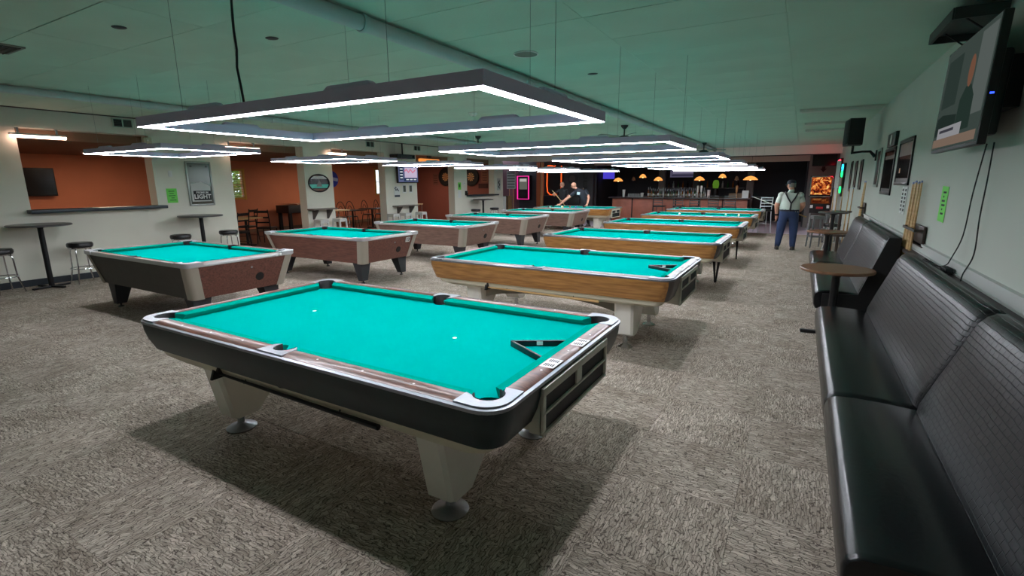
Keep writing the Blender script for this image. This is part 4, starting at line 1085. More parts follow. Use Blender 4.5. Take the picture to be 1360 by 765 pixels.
# television on a bracket, tilted down
TT = -.025
t = onright('television','wall television tilted down above the near banquette, showing a dim broadcast','television',4.83,2.27,.0)
g = G(); g.box((0,-.17,0),(1.22,.045,.74),R=Euler((TT,0,0)),bev=.006); g.box((0,-.12,-.06),(.95,.09,.5),R=Euler((TT,0,0)),bev=.02); g.build('casing', mat('tv_casing',(14,14,17)), t)
R0 = Euler((TT,0,0)).to_matrix()
def scr_part(nm, cx_, cz_, w_, h, m, lay=0):
    g = G(); c = R0 @ Vector((cx_, -.024-.001*lay, cz_)) + Vector((0,-.17,0)); g.box(c,(w_,.0012,h),R=Euler((TT,0,0))); g.build(nm, m, t)
scr_part('screen',0,.006,1.19,.71,glow('tv2_bg',(84,98,92),.16))
scr_part('studio_wall',.42,.08,.3,.5,glow('tv2_wall',(120,130,126),.16),1)
scr_part('studio_panel',-.32,.12,.4,.34,glow('tv2_dark',(66,82,76),.15),1)
def scr_poly(nm, pts, m, lay):
    g = G(); g.prism(pts,-.0255-.001*lay,-.0245-.001*lay,'y'); g.b.transform(Matrix.Translation((0,-.17,0)) @ R0.to_4x4()); g.build(nm, m, t)
scr_poly('presenter_jacket',[(.0,-.25),(.36,-.25),(.34,-.05),(.24,.03),(.12,.03),(.02,-.04)],glow('tv2_grey',(58,78,70),.14),2)
scr_poly('presenter_head',[(.18+.065*math.cos(a*PI/8),.12+.10*math.sin(a*PI/8)) for a in range(16)],glow('tv2_warm',(150,106,84),.17),3)
scr_poly('desk',[(-.55,-.25),(.0,-.25),(.0,-.13),(-.4,-.1),(-.55,-.12)],glow('tv2_desk',(54,70,64),.14),3)
scr_part('caption_strip',-.14,-.235,.64,.08,glow('tv2_cap',(176,176,180),.2),4)
scr_part('caption_text',-.2,-.225,.4,.02,glow('tv2_text',(90,90,100),.14),5)
scr_part('ticker_strip',-.0,-.305,1.12,.06,glow('tv2_tick',(150,128,112),.2),4)
g = G(); g.box(R0 @ Vector((.606,-.0,-.08))+Vector((.004,-.17,0)),(.004,.02,.01)); g.build('power_light', glow('blue_led',(40,70,255),1.5), t)
g = G(); g.box((.3,-.05,0),(.3,.1,.3)); g.build('wall_mount', blackmetal, t)
t = onright('wall_shelf_mount','dark slanted tray on struts on the wall above the near television','shelf',5.26,2.76,.0)
traym = mat('grey_black_tray',(40,46,46),.5)
g = G(); g.box((0,-.15,.07),(.74,.28,.025),bev=.004); g.build('tray', traym, t)
for s_ in (1,-1):
    g = G(); g.box((s_*.37,-.15,.045),(.02,.28,.075)); g.build('side_lip', traym, t)
    g = G(); g.rod((s_*.25,-.22,.05),(s_*.25,-.01,-.12),.006); g.build('strut', blackmetal, t)
g = G(); g.box((0,-.29,.045),(.74,.02,.075)); g.build('front_lip', traym, t)
for i,(y,pts) in enumerate(((4.75,[(-.03,1.93),(-.028,1.6),(-.03,1.3),(-.05,1.12)]),(4.6,[(-.03,1.93),(-.02,1.7),(-.032,1.45),(-.02,1.2),(-.045,1.06),(-.06,1.01)]))):
    g = G(); P_ = [(XR+p[0], y+(.35 if i == 0 else .05)*(k/len(pts))+.03*math.sin(k*2.), p[1]) for k,p in enumerate(pts)]
    if i == 0: P_ += [(XR-.05,5.12,1.05),(XR-.09,5.2,1.03),(XR-.14,5.3,1.065),(XR-.18,5.2,1.07),(XR-.16,5.05,1.068),(XR-.10,4.95,1.02),(XR-.08,4.85,1.01)]
    tag(g.tube(smooth_path(P_),.0042,6).build('power_cable', blackrub),['black cable hanging left below the television to a loop on the ledge','black cable hanging right below the television, wavy'][i],'cable')
g = G(); g.box((XR-.06,5.02,1.03),(.05,.16,.035),bev=.008); tag(g.build('power_block', blackrub),'small black power adapter lying on the ledge under the television','adapter')
def frame_r(y, z, w_, h, col, inner, label, cat='picture'):
    t = onright('framed_picture', label, cat, y, z)
    g = G()
    for s in (1,-1): g.box((s*(w_/2-.02),-.009,0),(.04,.018,h),bev=.003); g.box((0,-.009,s*(h/2-.02)),(w_,.018,.04),bev=.003)
    g.build('frame', col, t)
    for nm, c, d, m in inner:
        g = G(); g.box((c[0],-.006-.0015*c[2],c[1]),(d[0],.004,d[1])); g.build(nm, m, t)
    return t
blk = mat('black_frame',(22,24,24),.35); dkg = mat('dark_glass',(34,38,34),.08); mirr = mat('mirror_glass',(150,140,138),.1,.8)
frame_r(8.02,1.915,.98,.56,blk,[('glass',(0,0,0),(.92,.5),dkg),('reflection_band',(0,.15,1),(.86,.15),mat('mauve_band',(150,136,136),.2)),('lower_strip',(0,-.22,1),(.9,.05),mat('grey_strip',(70,74,76),.3)),('amber_spot',(-.25,-.1,1),(.07,.06),mat('amber_print',(206,140,84),.4))],'black framed dark picture, right one of the tall pair on the right wall')
frame_r(9.3,1.82,1.0,.66,blk,[('glass',(0,0,0),(.92,.6),dkg),('reflection_band',(0,.2,1),(.86,.05),mat('mauve_band',(150,136,136))),('lower_strip',(0,-.27,1),(.9,.06),mat('grey_strip',(70,74,76)))],'black framed dark picture, left one of the tall pair on the right wall')
t = onright('dart_cabinet','black panel with a round white emblem above the left tall picture','sign',9.15,2.255)
g = G(); g.box((0,-.02,0),(.7,.04,.19),bev=.006); g.build('panel', blk, t)
g = G(); g.lathe([(.07,0),(.07,.006)],(0,-.04,0),20,(0,-1,0)); g.build('emblem', white, t)
frame_r(10.5,1.9,.5,.62,mat('pale_green_frame',(150,166,156),.5),[('glass',(0,0,0),(.42,.54),mat('slate_glass',(58,66,70),.2))],'narrow picture in a pale green frame on the right wall')
frame_r(13.2,1.82,.5,.62,mat('brown_frame',(52,40,36),.4),[('glass',(0,0,0),(.42,.54),mat('brown_print',(86,78,72),.3))],'brown framed picture on the right wall beyond the speaker bracket')
frame_r(14.4,1.84,.45,.6,mat('brown_frame',(52,40,36)),[('glass',(0,0,0),(.38,.52),mat('brown_print2',(104,92,84),.3))],'second brown framed picture beyond the speaker bracket')
frame_r(15.7,1.8,.45,.75,mat('brown_frame',(52,40,36)),[('glass',(0,0,0),(.38,.66),mat('brown_print3',(70,60,58),.3))],'farthest brown framed picture near the green neon')
t = onright('paper_notice','lime green paper strip notice on the right wall below the television','notice',5.78,1.49)
g = G(); g.box((0,-.001,0),(.22,.002,.30),R=Euler((0,.03,0))); g.build('sheet', greenp, t)
g = G()
for i, w_ in enumerate((.1,.03,.1,.11,.03,.09)): g.box((random.uniform(-.01,.01),-.003,.10-.036*i),(w_,.001,.016))
g.build('print', ink, t)
t = onright('rules_sign','white double strip sign on the right wall beside the wall cues','sign',7.7,1.46)
for s in (-1,1):
    g = G(); g.box((s*.09,-.003,0),(.15,.006,.32),bev=.002); pn = g.build('panel', paper, t)
    g = G()
    for k in range(6): g.box((s*.09,-.007,.12-.046*k),(.08,.001,.03))
    g.build('print', ink, pn)
# wall cues
def cue(p0, p1, label, group=None, m=None, r=(.0085,.0165)):
    p0, p1 = Vector(p0), Vector(p1); d = p1-p0
    t = thing('pool_cue', label, 'cue', p1, 0, group); q = p0-p1
    g = G(); g.tube([q, q*.5],[r[0],(r[0]+r[1])/2],8); g.build('shaft', m or palewood, t)
    g = G(); g.tube([q*.5,(0,0,0)],[(r[0]+r[1])/2,r[1]],8); g.build('butt', mat('cue_butt',(150,116,66),.4,col2=(176,140,88),vscale=6), t)
    e = q.normalized(); g = G(); g.rod(q, q+e*.02, r[0], r[0]*.9); g.build('ferrule', mat('blue_tip',(120,140,190),.5), t)
    return t
for k in range(6):
    y = 6.50+.078*k
    cue((1.50-.006*(k%2),y+.02,1.67-.008*(k%3)),(1.47,y-.05,.25),'wall cue in the holder between the banquettes, number %s from the near end' % ['one','two','three','four','five','six'][k],'pool cues standing in the near wall holder')
t = onright('cue_holder','dark wooden cue holder on the right wall between the banquettes','rack',6.5,1.16)
g = G(); g.box((0,-.02,0),(.62,.02,.2),bev=.004); g.build('back_board', mat('dark_rack_wood',(54,42,34),.5), t)
g = G(); g.box((0,-.095,.06),(.62,.015,.025)); 
for s in (1,-1): g.box((s*.3,-.06,.06),(.015,.08,.025))
g.build('front_bar', mat('dark_rack_wood',(54,42,34)), t)
for k in range(3):
    y = 11.5+.1*k
    cue((1.50,y,1.66),(1.46,y-.03,.35),'wall cue in the far holder beyond the far banquette, %s one' % ['near','middle','far'][k],'pool cues standing in the far wall holder')
t = onright('cue_holder','dark wooden cue holder on the right wall beyond the far banquette','rack',11.6,1.14)
g = G(); g.box((0,-.02,0),(.4,.02,.3),bev=.004); g.build('back_board', mat('dark_rack_wood',(54,42,34)), t)
g = G(); g.box((0,-.095,.06),(.4,.015,.025)); 
for s in (1,-1): g.box((s*.19,-.06,.06),(.015,.08,.025))
g.build('front_bar', mat('dark_rack_wood',(54,42,34)), t)
# loudspeaker on arm
t = onright('loudspeaker','black loudspeaker on a curved wall arm high on the right wall','speaker',11.0,2.44,.0)
g = G(); g.prism([(-.26,-.50),(.26,-.46),(.20,-.24),(-.2,-.24)],-.14,.30); g.build('cabinet', mat('speaker_black',(20,24,24),.6), t)
g = G(); g.box((0,-.484,.08),(.48,.01,.40),R=Euler((0,0,.077)),bev=.004); g.build('grille', mat('speaker_grille',(28,32,32),.8), t)
g = G(); g.rod((0,-.36,-.27),(0,-.36,-.13),.02); g.build('swivel', blackmetal, t)
g = G(); g.tube([(0,-.02,-.34),(0,-.1,-.25),(0,-.22,-.25),(0,-.38,-.27)],[.03,.022,.018,.02],8); g.build('arm', blackmetal, t)
g = G(); g.box((0,-.01,-.32),(.1,.02,.18),bev=.004); g.build('wall_plate', blackmetal, t)
# neon tubes at the far end of the right wall
t = onright('neon_sign','red neon sign high at the far end of the right wall','neon sign',19.6,2.1)
g = G(); g.box((0,-.035,0),(.5,.07,.6)); g.build('panel', mat('red_panel',(120,20,28),.4), t)
for k in range(5):
    g = G(); g.tube([(-.2+.1*k,-.09,-.26),(-.2+.1*k,-.09,.26)],.022,6); g.build('tube', glow('red_neon',(255,40,60),2.5), t)
t = onright('neon_sign','blue and green neon sign at the far end of the right wall','neon sign',17.9,1.72)
g = G(); g.box((0,-.03,0),(.36,.06,.95)); g.build('panel', mat('black_panel',(12,14,16),.4), t)
for i,(c,z) in enumerate((((40,180,230),.34),((30,240,110),.16),((30,240,110),-.3))):
    g = G(); g.tube([(-.12,-.08,z),(-.04,-.08,z+.09),(.05,-.08,z-.06),(.13,-.08,z+.06)],.026,6); g.build('tube', glow('neon_%d_%d' % (c[0],c[2]),c,1.2), t)
g = G(); g.box((1.42,19.0,1.15),(.10,.22,2.3)); struct(g.build('trim_5', mat('pale_post',(240,234,236),.6)))
# clutter by the far cue rack
t = thing('cue_rack','round floor cue rack with a few cues beyond the far round table','rack',(1.28,13.2,0))
g = G(); g.lathe([(0,.0),(.22,.0),(.22,.04),(.03,.06),(.03,1.0),(.2,1.02),(.2,1.05),(0,1.05)],n=20); g.build('stand', mat('brown_rack',(60,44,34),.5), t)
g = G(); g.lathe([(.2,.5),(.2,.54),(0,.54)],n=20); g.build('shelf', mat('brown_rack',(60,44,34)), t)
for k in range(5):
    a = .4+k*1.2
    cue((1.28+.19*math.cos(a),13.2+.19*math.sin(a),1.52),(1.28+.16*math.cos(a),13.2+.16*math.sin(a),.06),'pale cue standing in the round floor rack, %s around its rim' % nth(k),'pale cues in the round floor rack')
hitop((1.1,12.35,0),'high round dark table beyond the far banquette by the right wall',.27,1.07)
metal_stool((.92,15.2,0),'grey metal stool standing in the aisle near the pinball machine',.3,.82,mat('grey_steel',(126,128,130),.4,.4))
bar_stool((1.2,14.2,0),'black chrome-legged stool by the floor cue rack near the right wall')
metal_stool((1.28,16.3,0),'grey metal stool behind the floor cue rack at the right wall',.1,.8,mat('grey_steel',(126,128,130)))
# pinball machine
t = thing('pinball_machine','pinball machine with a glowing orange backglass before the far right pillar','arcade machine',(1.08,20.75,0))
art = bpy.data.materials.new('backglass_art'); art.use_nodes = True; nt = art.node_tree; nt.nodes.remove(nt.nodes['Principled BSDF'])
e_ = nt.nodes.new('ShaderNodeEmission'); e_.inputs[1].default_value = .4
tc = nt.nodes.new('ShaderNodeTexCoord'); nz = nt.nodes.new('ShaderNodeTexNoise'); nz.inputs['Scale'].default_value = 9; nz.inputs['Detail'].default_value = 5; nz.inputs['Distortion'].default_value = 1.2
rp = nt.nodes.new('ShaderNodeValToRGB'); els = rp.color_ramp.elements
els[0].position = .36; els[0].color = (*lin((18,10,10)),1); els[1].position = .70; els[1].color = (*lin((250,214,120)),1)
x_ = els.new(.47); x_.color = (*lin((120,40,20)),1); x_ = els.new(.56); x_.color = (*lin((210,110,50)),1)
nt.links.new(tc.outputs['Object'], nz.inputs[0]); nt.links.new(nz.outputs[0], rp.inputs[0]); nt.links.new(rp.outputs[0], e_.inputs[0]); nt.links.new(e_.outputs[0], nt.nodes['Material Output'].inputs[0])
g = G(); g.box((0,.33,1.50),(.70,.2,.74),bev=.01); hb = g.build('head_box', blackmetal, t)
g = G(); g.box((0,.226,1.52),(.60,.006,.60)); g.build('backglass', art, hb)
g = G()
for s in (1,-1): g.box((s*.325,.225,1.50),(.03,.03,.72)); g.box((0,.225,1.50+s*.345),(.68,.03,.03))
g.build('frame', chrome, hb)
g = G(); g.prism([(-.66,.62),(.45,.62),(.45,1.16),(.2,1.13),(-.66,.93)],-.29,.29,'x'); cb = g.build('cabinet', mat('pinball_black',(24,20,22),.4), t)
g = G(); g.prism([(.2,1.135),(.2,1.14),(-.64,.945),(-.64,.94)],-.25,.25,'x'); g.build('play_glass', mat('playfield',(90,40,26),.1), cb)
g = G(); g.box((0,.205,1.02),(.5,.01,.16)); g.build('apron_art', art, cb)
g = G(); g.box((0,-.672,.80),(.2,.02,.07)); g.build('coin_door_sign', mat('red_sign',(200,40,44),.5), cb)
for s in (1,-1):
    g = G(); g.box((s*.24,-.67,.84),(.08,.02,.1)); g.build('white_corner', white, cb)
    for y in (-.6,.4):
        g = G(); g.rod((s*.27,y,0),(s*.25,y,.64),.018); g.build('leg', chrome, t)
t = thing('television','small dark television on the far right pillar above the pinball machine','television',(1.1,YF-.02,2.42))
tv(t,.74,.42,.06,[('screen',(0,0,0),(.7,.38),screenoff)])
g = G(); g.prism([(0,-.42),(-.1,-.3),(-.05,-.3),(-.05,-.22),(.05,-.22),(.05,-.3),(.1,-.3)],-.05,-.03,'y'); g.build('arrow_mount', blackmetal, t)
# ------------------------------------------------------------------ bar
t = thing('bar_counter','long bar counter with reddish panels and a dark top across the far end','bar counter',(-3.85,20.95,0))
g = G(); g.box((0,.1,1.05),(5.5,.75,.05),bev=.01); g.build('counter_top', mat('dark_counter',(66,56,54),.3), t)
g = G(); g.box((0,.2,.51),(5.3,.5,1.02)); g.build('carcass', mat('dark_carcass',(34,26,26),.6), t)
for k in range(6):
    g = G(); g.box((-2.21+.884*k,-.062,.52),(.83,.03,.98),bev=.006); g.build('panel', mat('red_panelling',(168,98,76),.5,var=.1,vscale=5), t)
g = G(); g.rod((-2.6,-.2,.2),(2.6,-.2,.2),.025); g.build('foot_rail', mat('dull_brass',(120,96,60),.4,.8), t)
g = G(); g.box((2.3,.2,1.16),(.7,.5,.16)); g.build('service_block', mat('tan_block',(122,100,78),.6), t)
bot_cols = [mat('bottle_dark',(26,22,22),.15),mat('bottle_brown',(70,38,22),.15),mat('bottle_clear',(170,176,176),.12),mat('bottle_green',(40,80,44),.15),mat('bottle_amber',(140,84,40),.15)]
rnd = random.Random(5)
for k in range(34):
    x = -5.02+.068*k+rnd.uniform(-.004,.004); h = rnd.uniform(.27,.36); r = rnd.uniform(.024,.029); j = rnd.randrange(5)
    nm = ['dark','brown','clear','green','amber'][j]
    t = thing('liquor_bottle','%s glass liquor bottle, %s from the left in the crowded row on the bar' % (nm, nth(k)),'bottle',(x,21.15+rnd.uniform(-.06,.06),1.076),0,'liquor bottles on the bar')
    g = G(); g.lathe([(0,0),(r,0),(r,h*.58),(r*.4,h*.75),(r*.36,h*.93),(0,h*.93)],n=10); g.build('bottle_body', bot_cols[j], t)
    g = G(); g.lathe([(r*.42,h*.9),(r*.3,h*1.08),(.004,h*1.2)],n=8); g.build('pourer', alu, t)
    g = G(); g.lathe([(r*1.02,h*.15),(r*1.02,h*.45)],n=10); g.build('label', paper if k % 3 == 0 else mat('dull_label',(150,140,120),.6), t)
for i,(x,h,c,lab) in enumerate(((-6.0,.3,(226,226,222),'tall white cup at the left end of the bar'),(-5.22,.17,(214,214,210),'short white cup on the bar left of the bottle row'),(-2.62,.3,(224,206,200),'pale pitcher at the right end of the bottle row'))):
    t = thing('bar_cup', lab, 'cup', (x,20.9,1.076)); g = G(); g.lathe([(0,0),(.05,0),(.06,h),(.05,h),(.045,.01)],n=16); g.build('cup_body', mat('cup_%d'%i,c,.5), t)
    g = G(); g.lathe([(.061,h-.02),(.063,h)],n=16); g.build('rim', white, t)
for k in range(9):
    t = thing('drinking_glass','upturned clear glass on the left part of the bar, %s in its row' % nth(k),'glass',(-5.82+.07*k,21.0,1.076),0,'upturned glasses on the bar')
    g = G(); g.lathe([(.034,0),(.028,.14),(0,.14)],n=12); g.build('glass_body', mat('cloudy_glass',(150,150,150),.2), t)
t = thing('menu_stand','white menu card standing at the right end of the bar','menu',(-1.32,20.85,1.076)); g = G(); g.box((0,0,.14),(.22,.02,.28),R=Euler((-.15,0,0))); g.build('card', paper, t)
g = G(); g.box((0,0,.01),(.2,.1,.02)); g.build('foot', white, t)
for x, c, lab in ((-1.62,(190,140,90),'wooden beer tap handle at the right end of the bar'),(-3.05,(214,210,200),'white beer tap handle rising from the bottle row'),(-2.92,(240,240,236),'tall white beer tap handle right of the bottle row')):
    t = thing('beer_tap', lab, 'beer tap', (x,20.78 if x > -2 else 21.0,1.076)); g = G(); g.lathe([(.03,0),(.02,.05),(.015,.2),(.03,.22),(.045,.42),(.03,.46),(0,.46)],n=12); g.build('tap_handle', mat('tap_%d'%c[2],c,.4), t)
    g = G(); g.tube([(0,-.02,.15),(0,-.1,.15),(0,-.12,.1)],.012,6); g.build('spout', chrome, t)
def bar_chair(x, y, rz, label, m):
    t = thing('tall_bar_chair', label, 'chair', (x,y,0), rz, 'tall ladder-back chairs at the bar')
    g = G(); g.box((0,0,.74),(.4,.4,.06),bev=.02); g.build('seat', vinyl2, t)
    for s in (1,-1):
        g = G(); g.tube([(s*.2,-.22,0),(s*.18,-.18,.72),(s*.18,-.24,1.18)],.014,6); g.build('leg', m, t)
        g = G(); g.rod((s*.2,.22,0),(s*.18,.18,.72),.013); g.build('leg', m, t)
    for z in (.88,.98,1.08,1.16):
        g = G(); g.box((0,-.19-(z-.72)*.12,z),(.36,.015,.03)); g.build('back_slat', m, t)
    g = G(); g.rod((-.2,-.2,.3),(.2,-.2,.3),.01); g.rod((-.2,.2,.3),(.2,.2,.3),.01); g.build('foot_rung', m, t)
gm_ = mat('gunmetal',(84,84,84),.4,.6)
for i, x in enumerate((-4.35,-3.6,-3.0,-2.3,-1.75)):
    bar_chair(x, 20.35, .1*(i%3-1), 'tall dark ladder-back chair at the bar, %s' % ['first from the left','second from the left','third from the left','fourth from the left','last before the right end'][i], gm_)
bar_chair(-.55,18.9,.4,'white tall slat-back chair beyond the right end of the last table',mat('white_chair',(198,200,204),.4))
def pendant(x, z, r, label, lit=True, y=21.2):
    t = thing('pendant_lamp', label, 'lamp', (x,y,z), 0, 'amber pendant shades over the bar')
    sm = glow('amber_shade',(250,160,80),.5) if lit else mat('dull_shade',(150,120,90),.4)
    g = G(); g.lathe([(r,-.06),(r*.9,-.02),(r*.6,.05),(.03,.09),(.0,.09)],n=20)
    g.build('shade', sm, t)
    g = G(); g.ball((0,0,-.03),.045,10); g.build('bulb', glow('warm_bulb',(255,214,150),2.) if lit else white, t)
    g = G(); g.rod((0,0,.09),(0,0,(CZ if y < 21.4 else 2.61)-z),.006,n=5); g.build('cord', blackrub, t)
for i,(x,z,r,l) in enumerate(((-6.36,1.78,.2,1),(-4.66,1.80,.18,1),(-3.05,1.80,.2,1),(-1.22,1.80,.26,1),(-5.5,1.93,.15,1),(-2.3,1.9,.15,1),(-5.9,1.82,.08,0),(-1.77,1.8,.08,0))):
    pendant(x, z, r, ['amber glowing pendant shade over the left end of the bar','amber glowing pendant shade left of the bottle row','amber glowing pendant shade right of the bottle row','wide amber glowing pendant shade over the right end of the bar','small amber pendant shade higher over the left half of the bar','small amber pendant shade higher over the right half of the bar','small unlit globe pendant over the left half of the bar','small unlit globe pendant over the right half of the bar'][i], l, 21.2 if i < 4 else 21.9)
for x, l in ((-4.9,'grey square post behind the bar left of the wide screen'),(-3.45,'dark post behind the bar between the screens'),(-1.34,'tan square post behind the right end of the bar')):
    g = G(); g.box((0,0,1.3),(.26,.26,2.6),bev=.01); tag(g.build('post', mat('post_grey',(104,100,98),.7) if x != -3.45 else mat('post_dark',(52,50,52),.7), None, (x,22.9,0)), l, 'post')
t = thing('television','small purple-blue lit television behind the left end of the bar','television',(-7.2,22.4,2.0)); tv(t,.62,.38,.06,[('screen',(0,0,0),(.58,.34),glow('tv_violet',(70,60,190),.4))])
g = G(); g.box((0,.1,.3),(.06,.06,.7)); g.build('wall_mount', blackmetal, t)
t = thing('television','wide dim lavender screen hung above the bottle row','television',(-4.05,23.4,2.05)); tv(t,1.3,.4,.06,[('screen',(0,0,0),(1.24,.34),glow('tv_lav',(112,106,136),.14)),('menu_lines',(0,.03,1),(1.0,.05),glow('tv_lav2',(170,162,190),.2)),('menu_line_low',(0,-.08,1),(1.1,.06),glow('tv_lav3',(70,66,96),.14))])
g = G(); g.box((0,.1,.3),(.06,.06,.7)); g.build('wall_mount', blackmetal, t)
t = thing('back_bar','dark back bar cabinet with lit shelf of bottles behind the counter','cabinet',(-3.6,23.9,0))
g = G(); g.box((0,0,.5),(5.6,.6,1.0)); g.build('cabinet', mat('dark_carcass',(34,26,26)), t)
g = G(); g.box((0,0,1.02),(5.7,.66,.04)); g.build('worktop', mat('dark_counter',(66,56,54)), t)
g = G(); g.box((.2,.1,1.4),(3.5,.3,.03)); g.build('shelf', mat('dark_counter',(66,56,54)), t)
for s in (-1.5,1.9):
    g = G(); g.box((s,.1,1.22),(.04,.3,.36)); g.build('upright', blackmetal, t)
for k in range(16):
    h = .3; t = thing('liquor_bottle','bottle on the raised back bar shelf, %s from the left' % nth(k),'bottle',(-5.05+.21*k,23.95,1.416),0,'bottles on the back bar shelf')
    g = G(); g.lathe([(0,0),(.038,0),(.038,.18),(.015,.23),(.014,.3),(0,.3)],n=8); g.build('bottle_body', bot_cols[k%5], t)
t = thing('green_lamp','lime green glowing jar on the back bar','lamp',(-2.62,22.6,1.42)); g = G(); g.lathe([(0,0),(.1,0),(.13,.15),(.1,.3),(.05,.33),(0,.33)],n=14); g.build('jar', glow('lime_glow',(110,160,50),.16), t)
g = G(); g.lathe([(.12,-.4),(.12,-.02),(0,0)],n=12); g.build('stand', blackmetal, t)
# ------------------------------------------------------------------ far left corner
t = thing('jukebox','wall jukebox outlined in pink neon in the far left corner','jukebox',(-10.95,21.1,0))
g = G(); g.box((0,.15,1.45),(.66,.3,1.15),bev=.02); g.build('body', mat('jukebox_black',(24,20,28),.4), t)
g = G(); g.tube([(-.3,-.02,.92),(.3,-.02,.92),(.3,-.02,1.98),(-.3,-.02,1.98)],.03,8,True); g.build('neon_outline', glow('pink_neon',(236,50,150),.5), t)
g = G(); g.box((0,-.003,1.62),(.42,.006,.5)); g.build('screen', glow('juke_screen',(130,130,120),.18), t)
g = G(); g.box((0,-.008,1.80),(.36,.004,.14)); g.build('screen_banner', glow('juke_banner',(210,205,200),.25), t)
g = G(); g.box((0,-.006,1.15),(.42,.01,.3)); g.build('payment_panel', ink, t)
t = thing('ledger_board','white board of ruled rows on the far left wall above a plywood box','sign',(-10.75,19.62,1.80))
g = G(); g.box((0,0,0),(.44,.02,.76)); g.build('board', mat('board_white',(206,210,210),.6), t)
for k in range(6):
    g = G(); g.box((0,-.012,.3-.12*k),(.38,.004,.045)); g.build('row', mat('board_rows',(96,100,104),.6), t)
g = G(); g.rod((-.1,.01,-.38),(-.1,.01,-1.8),.015); g.rod((.1,.01,-.38),(.1,.01,-1.8),.015); g.build('stand_leg', palewood, t)
t = thing('plywood_stand','tall weathered plywood box in the far left corner behind the stools','box',(-10.9,19.3,0))
g = G(); g.box((0,0,.56),(.52,.4,1.12),bev=.006); g.build('box_body', mat('weathered_plywood',(122,96,60),.7,col2=(160,130,86),vscale=4,vstretch=(4,4,1)), t)
g = G()
for s in (1,-1): g.box((s*.25,-.205,.56),(.04,.02,1.12)); g.box((0,-.205,.56+s*.54),(.5,.02,.04))
g.build('edge_frame', mat('dark_rack_wood',(54,42,34)), t)
g = G(); g.box((XL+.02,18.97,.55),(.12,.1,1.1)); struct(g.build('trim_6', white))
for i,(x,w_,c,lab) in enumerate(((-10.24,.2,(168,92,52),'orange wooden post beside the pink jukebox'),(-10.06,.09,(206,160,110),'pale wooden post right of the orange post'))):
    g = G(); g.box((0,0,1.3),(w_,.12,2.6)); tag(g.build('post', mat('post_%d'%i,c,.5), None, (x,21.35,0)), lab, 'post')
t = thing('neon_sign','orange neon outline of a tall boot-like shape on the far dark wall','neon sign',(-9.5,YF-.06,1.75))
on = glow('orange_neon',(240,92,40),.55)
g = G(); g.tube([(-.05,0,.68),(-.2,0,.7),(-.32,0,.7),(-.36,0,.6),(-.36,0,.2),(-.37,0,-.2),(-.33,0,-.5),(-.2,0,-.62),(0,0,-.66),(.14,0,-.6)],.026,8); g.build('tube', on, t)
g = G(); g.tube([(.36,0,.68),(.36,0,.2),(.36,0,-.35)],.026,8); g.build('tube', on, t)
g = G(); g.tube([(-.2,0,.66),(-.12,0,.6),(.0,0,.64),(.06,0,.7)],.02,6); g.build('tube', on, t)
g = G(); g.box((0,.045,0),(.9,.03,1.5)); g.build('backing', mat('black_panel',(12,14,16)), t)
for i,(z,lab) in enumerate(((2.0,'small dark framed print on the far wall, upper one'),(1.6,'small dark framed print on the far wall, lower one'))):
    t = thing('framed_print', lab, 'picture', (-7.95,YF-.01,z)); g = G(); g.box((0,-.01,0),(.22,.02,.3)); g.build('frame', blk, t)
    g = G(); g.box((0,-.022,0),(.16,.004,.24)); g.build('print', mat('print_dark',(60,58,60),.4), t)
t = thing('dartboard','faint dartboard on the far dark wall behind the bald player','dartboard',(-8.6,YF-.005,1.85)); g = G(); g.lathe([(.23,0),(.23,.03),(0,.03)],(0,0,0),24,(0,-1,0)); g.build('board', mat('print_dark2',(58,52,54),.6), t)
g = G(); g.lathe([(.15,.03),(.15,.034),(0,.034)],(0,0,0),24,(0,-1,0)); g.build('rings', mat('print_dark3',(88,76,74),.6), t)
def booth(x0, x1, y, label):
    t = thing('booth_bench', label, 'bench', ((x0+x1)/2,y,0)); L_ = x1-x0
    g = G(); g.box((0,0,.42),(L_,.5,.12),bev=.03); g.build('seat', vinyl2, t)
    g = G(); g.box((0,.25,.78),(L_,.12,.66),bev=.04); g.build('backrest', vinyl2, t)
    g = G(); g.box((0,.02,.18),(L_-.05,.44,.36)); g.build('base', blackmetal, t)
booth(-9.9,-8.1,20.95,'black booth bench along the far dark wall behind the players')
for x,y,rz,tilt,lab in ((-10.0,20.9,0,.06,'pale cue leaning by the wooden posts in the far left corner'),(-7.15,19.0,0,.0,'pale cue standing upright behind the bald player')):
    cue((x+tilt,y+.2,1.46 if x > -8 else 1.75),(x,y,.02),lab)

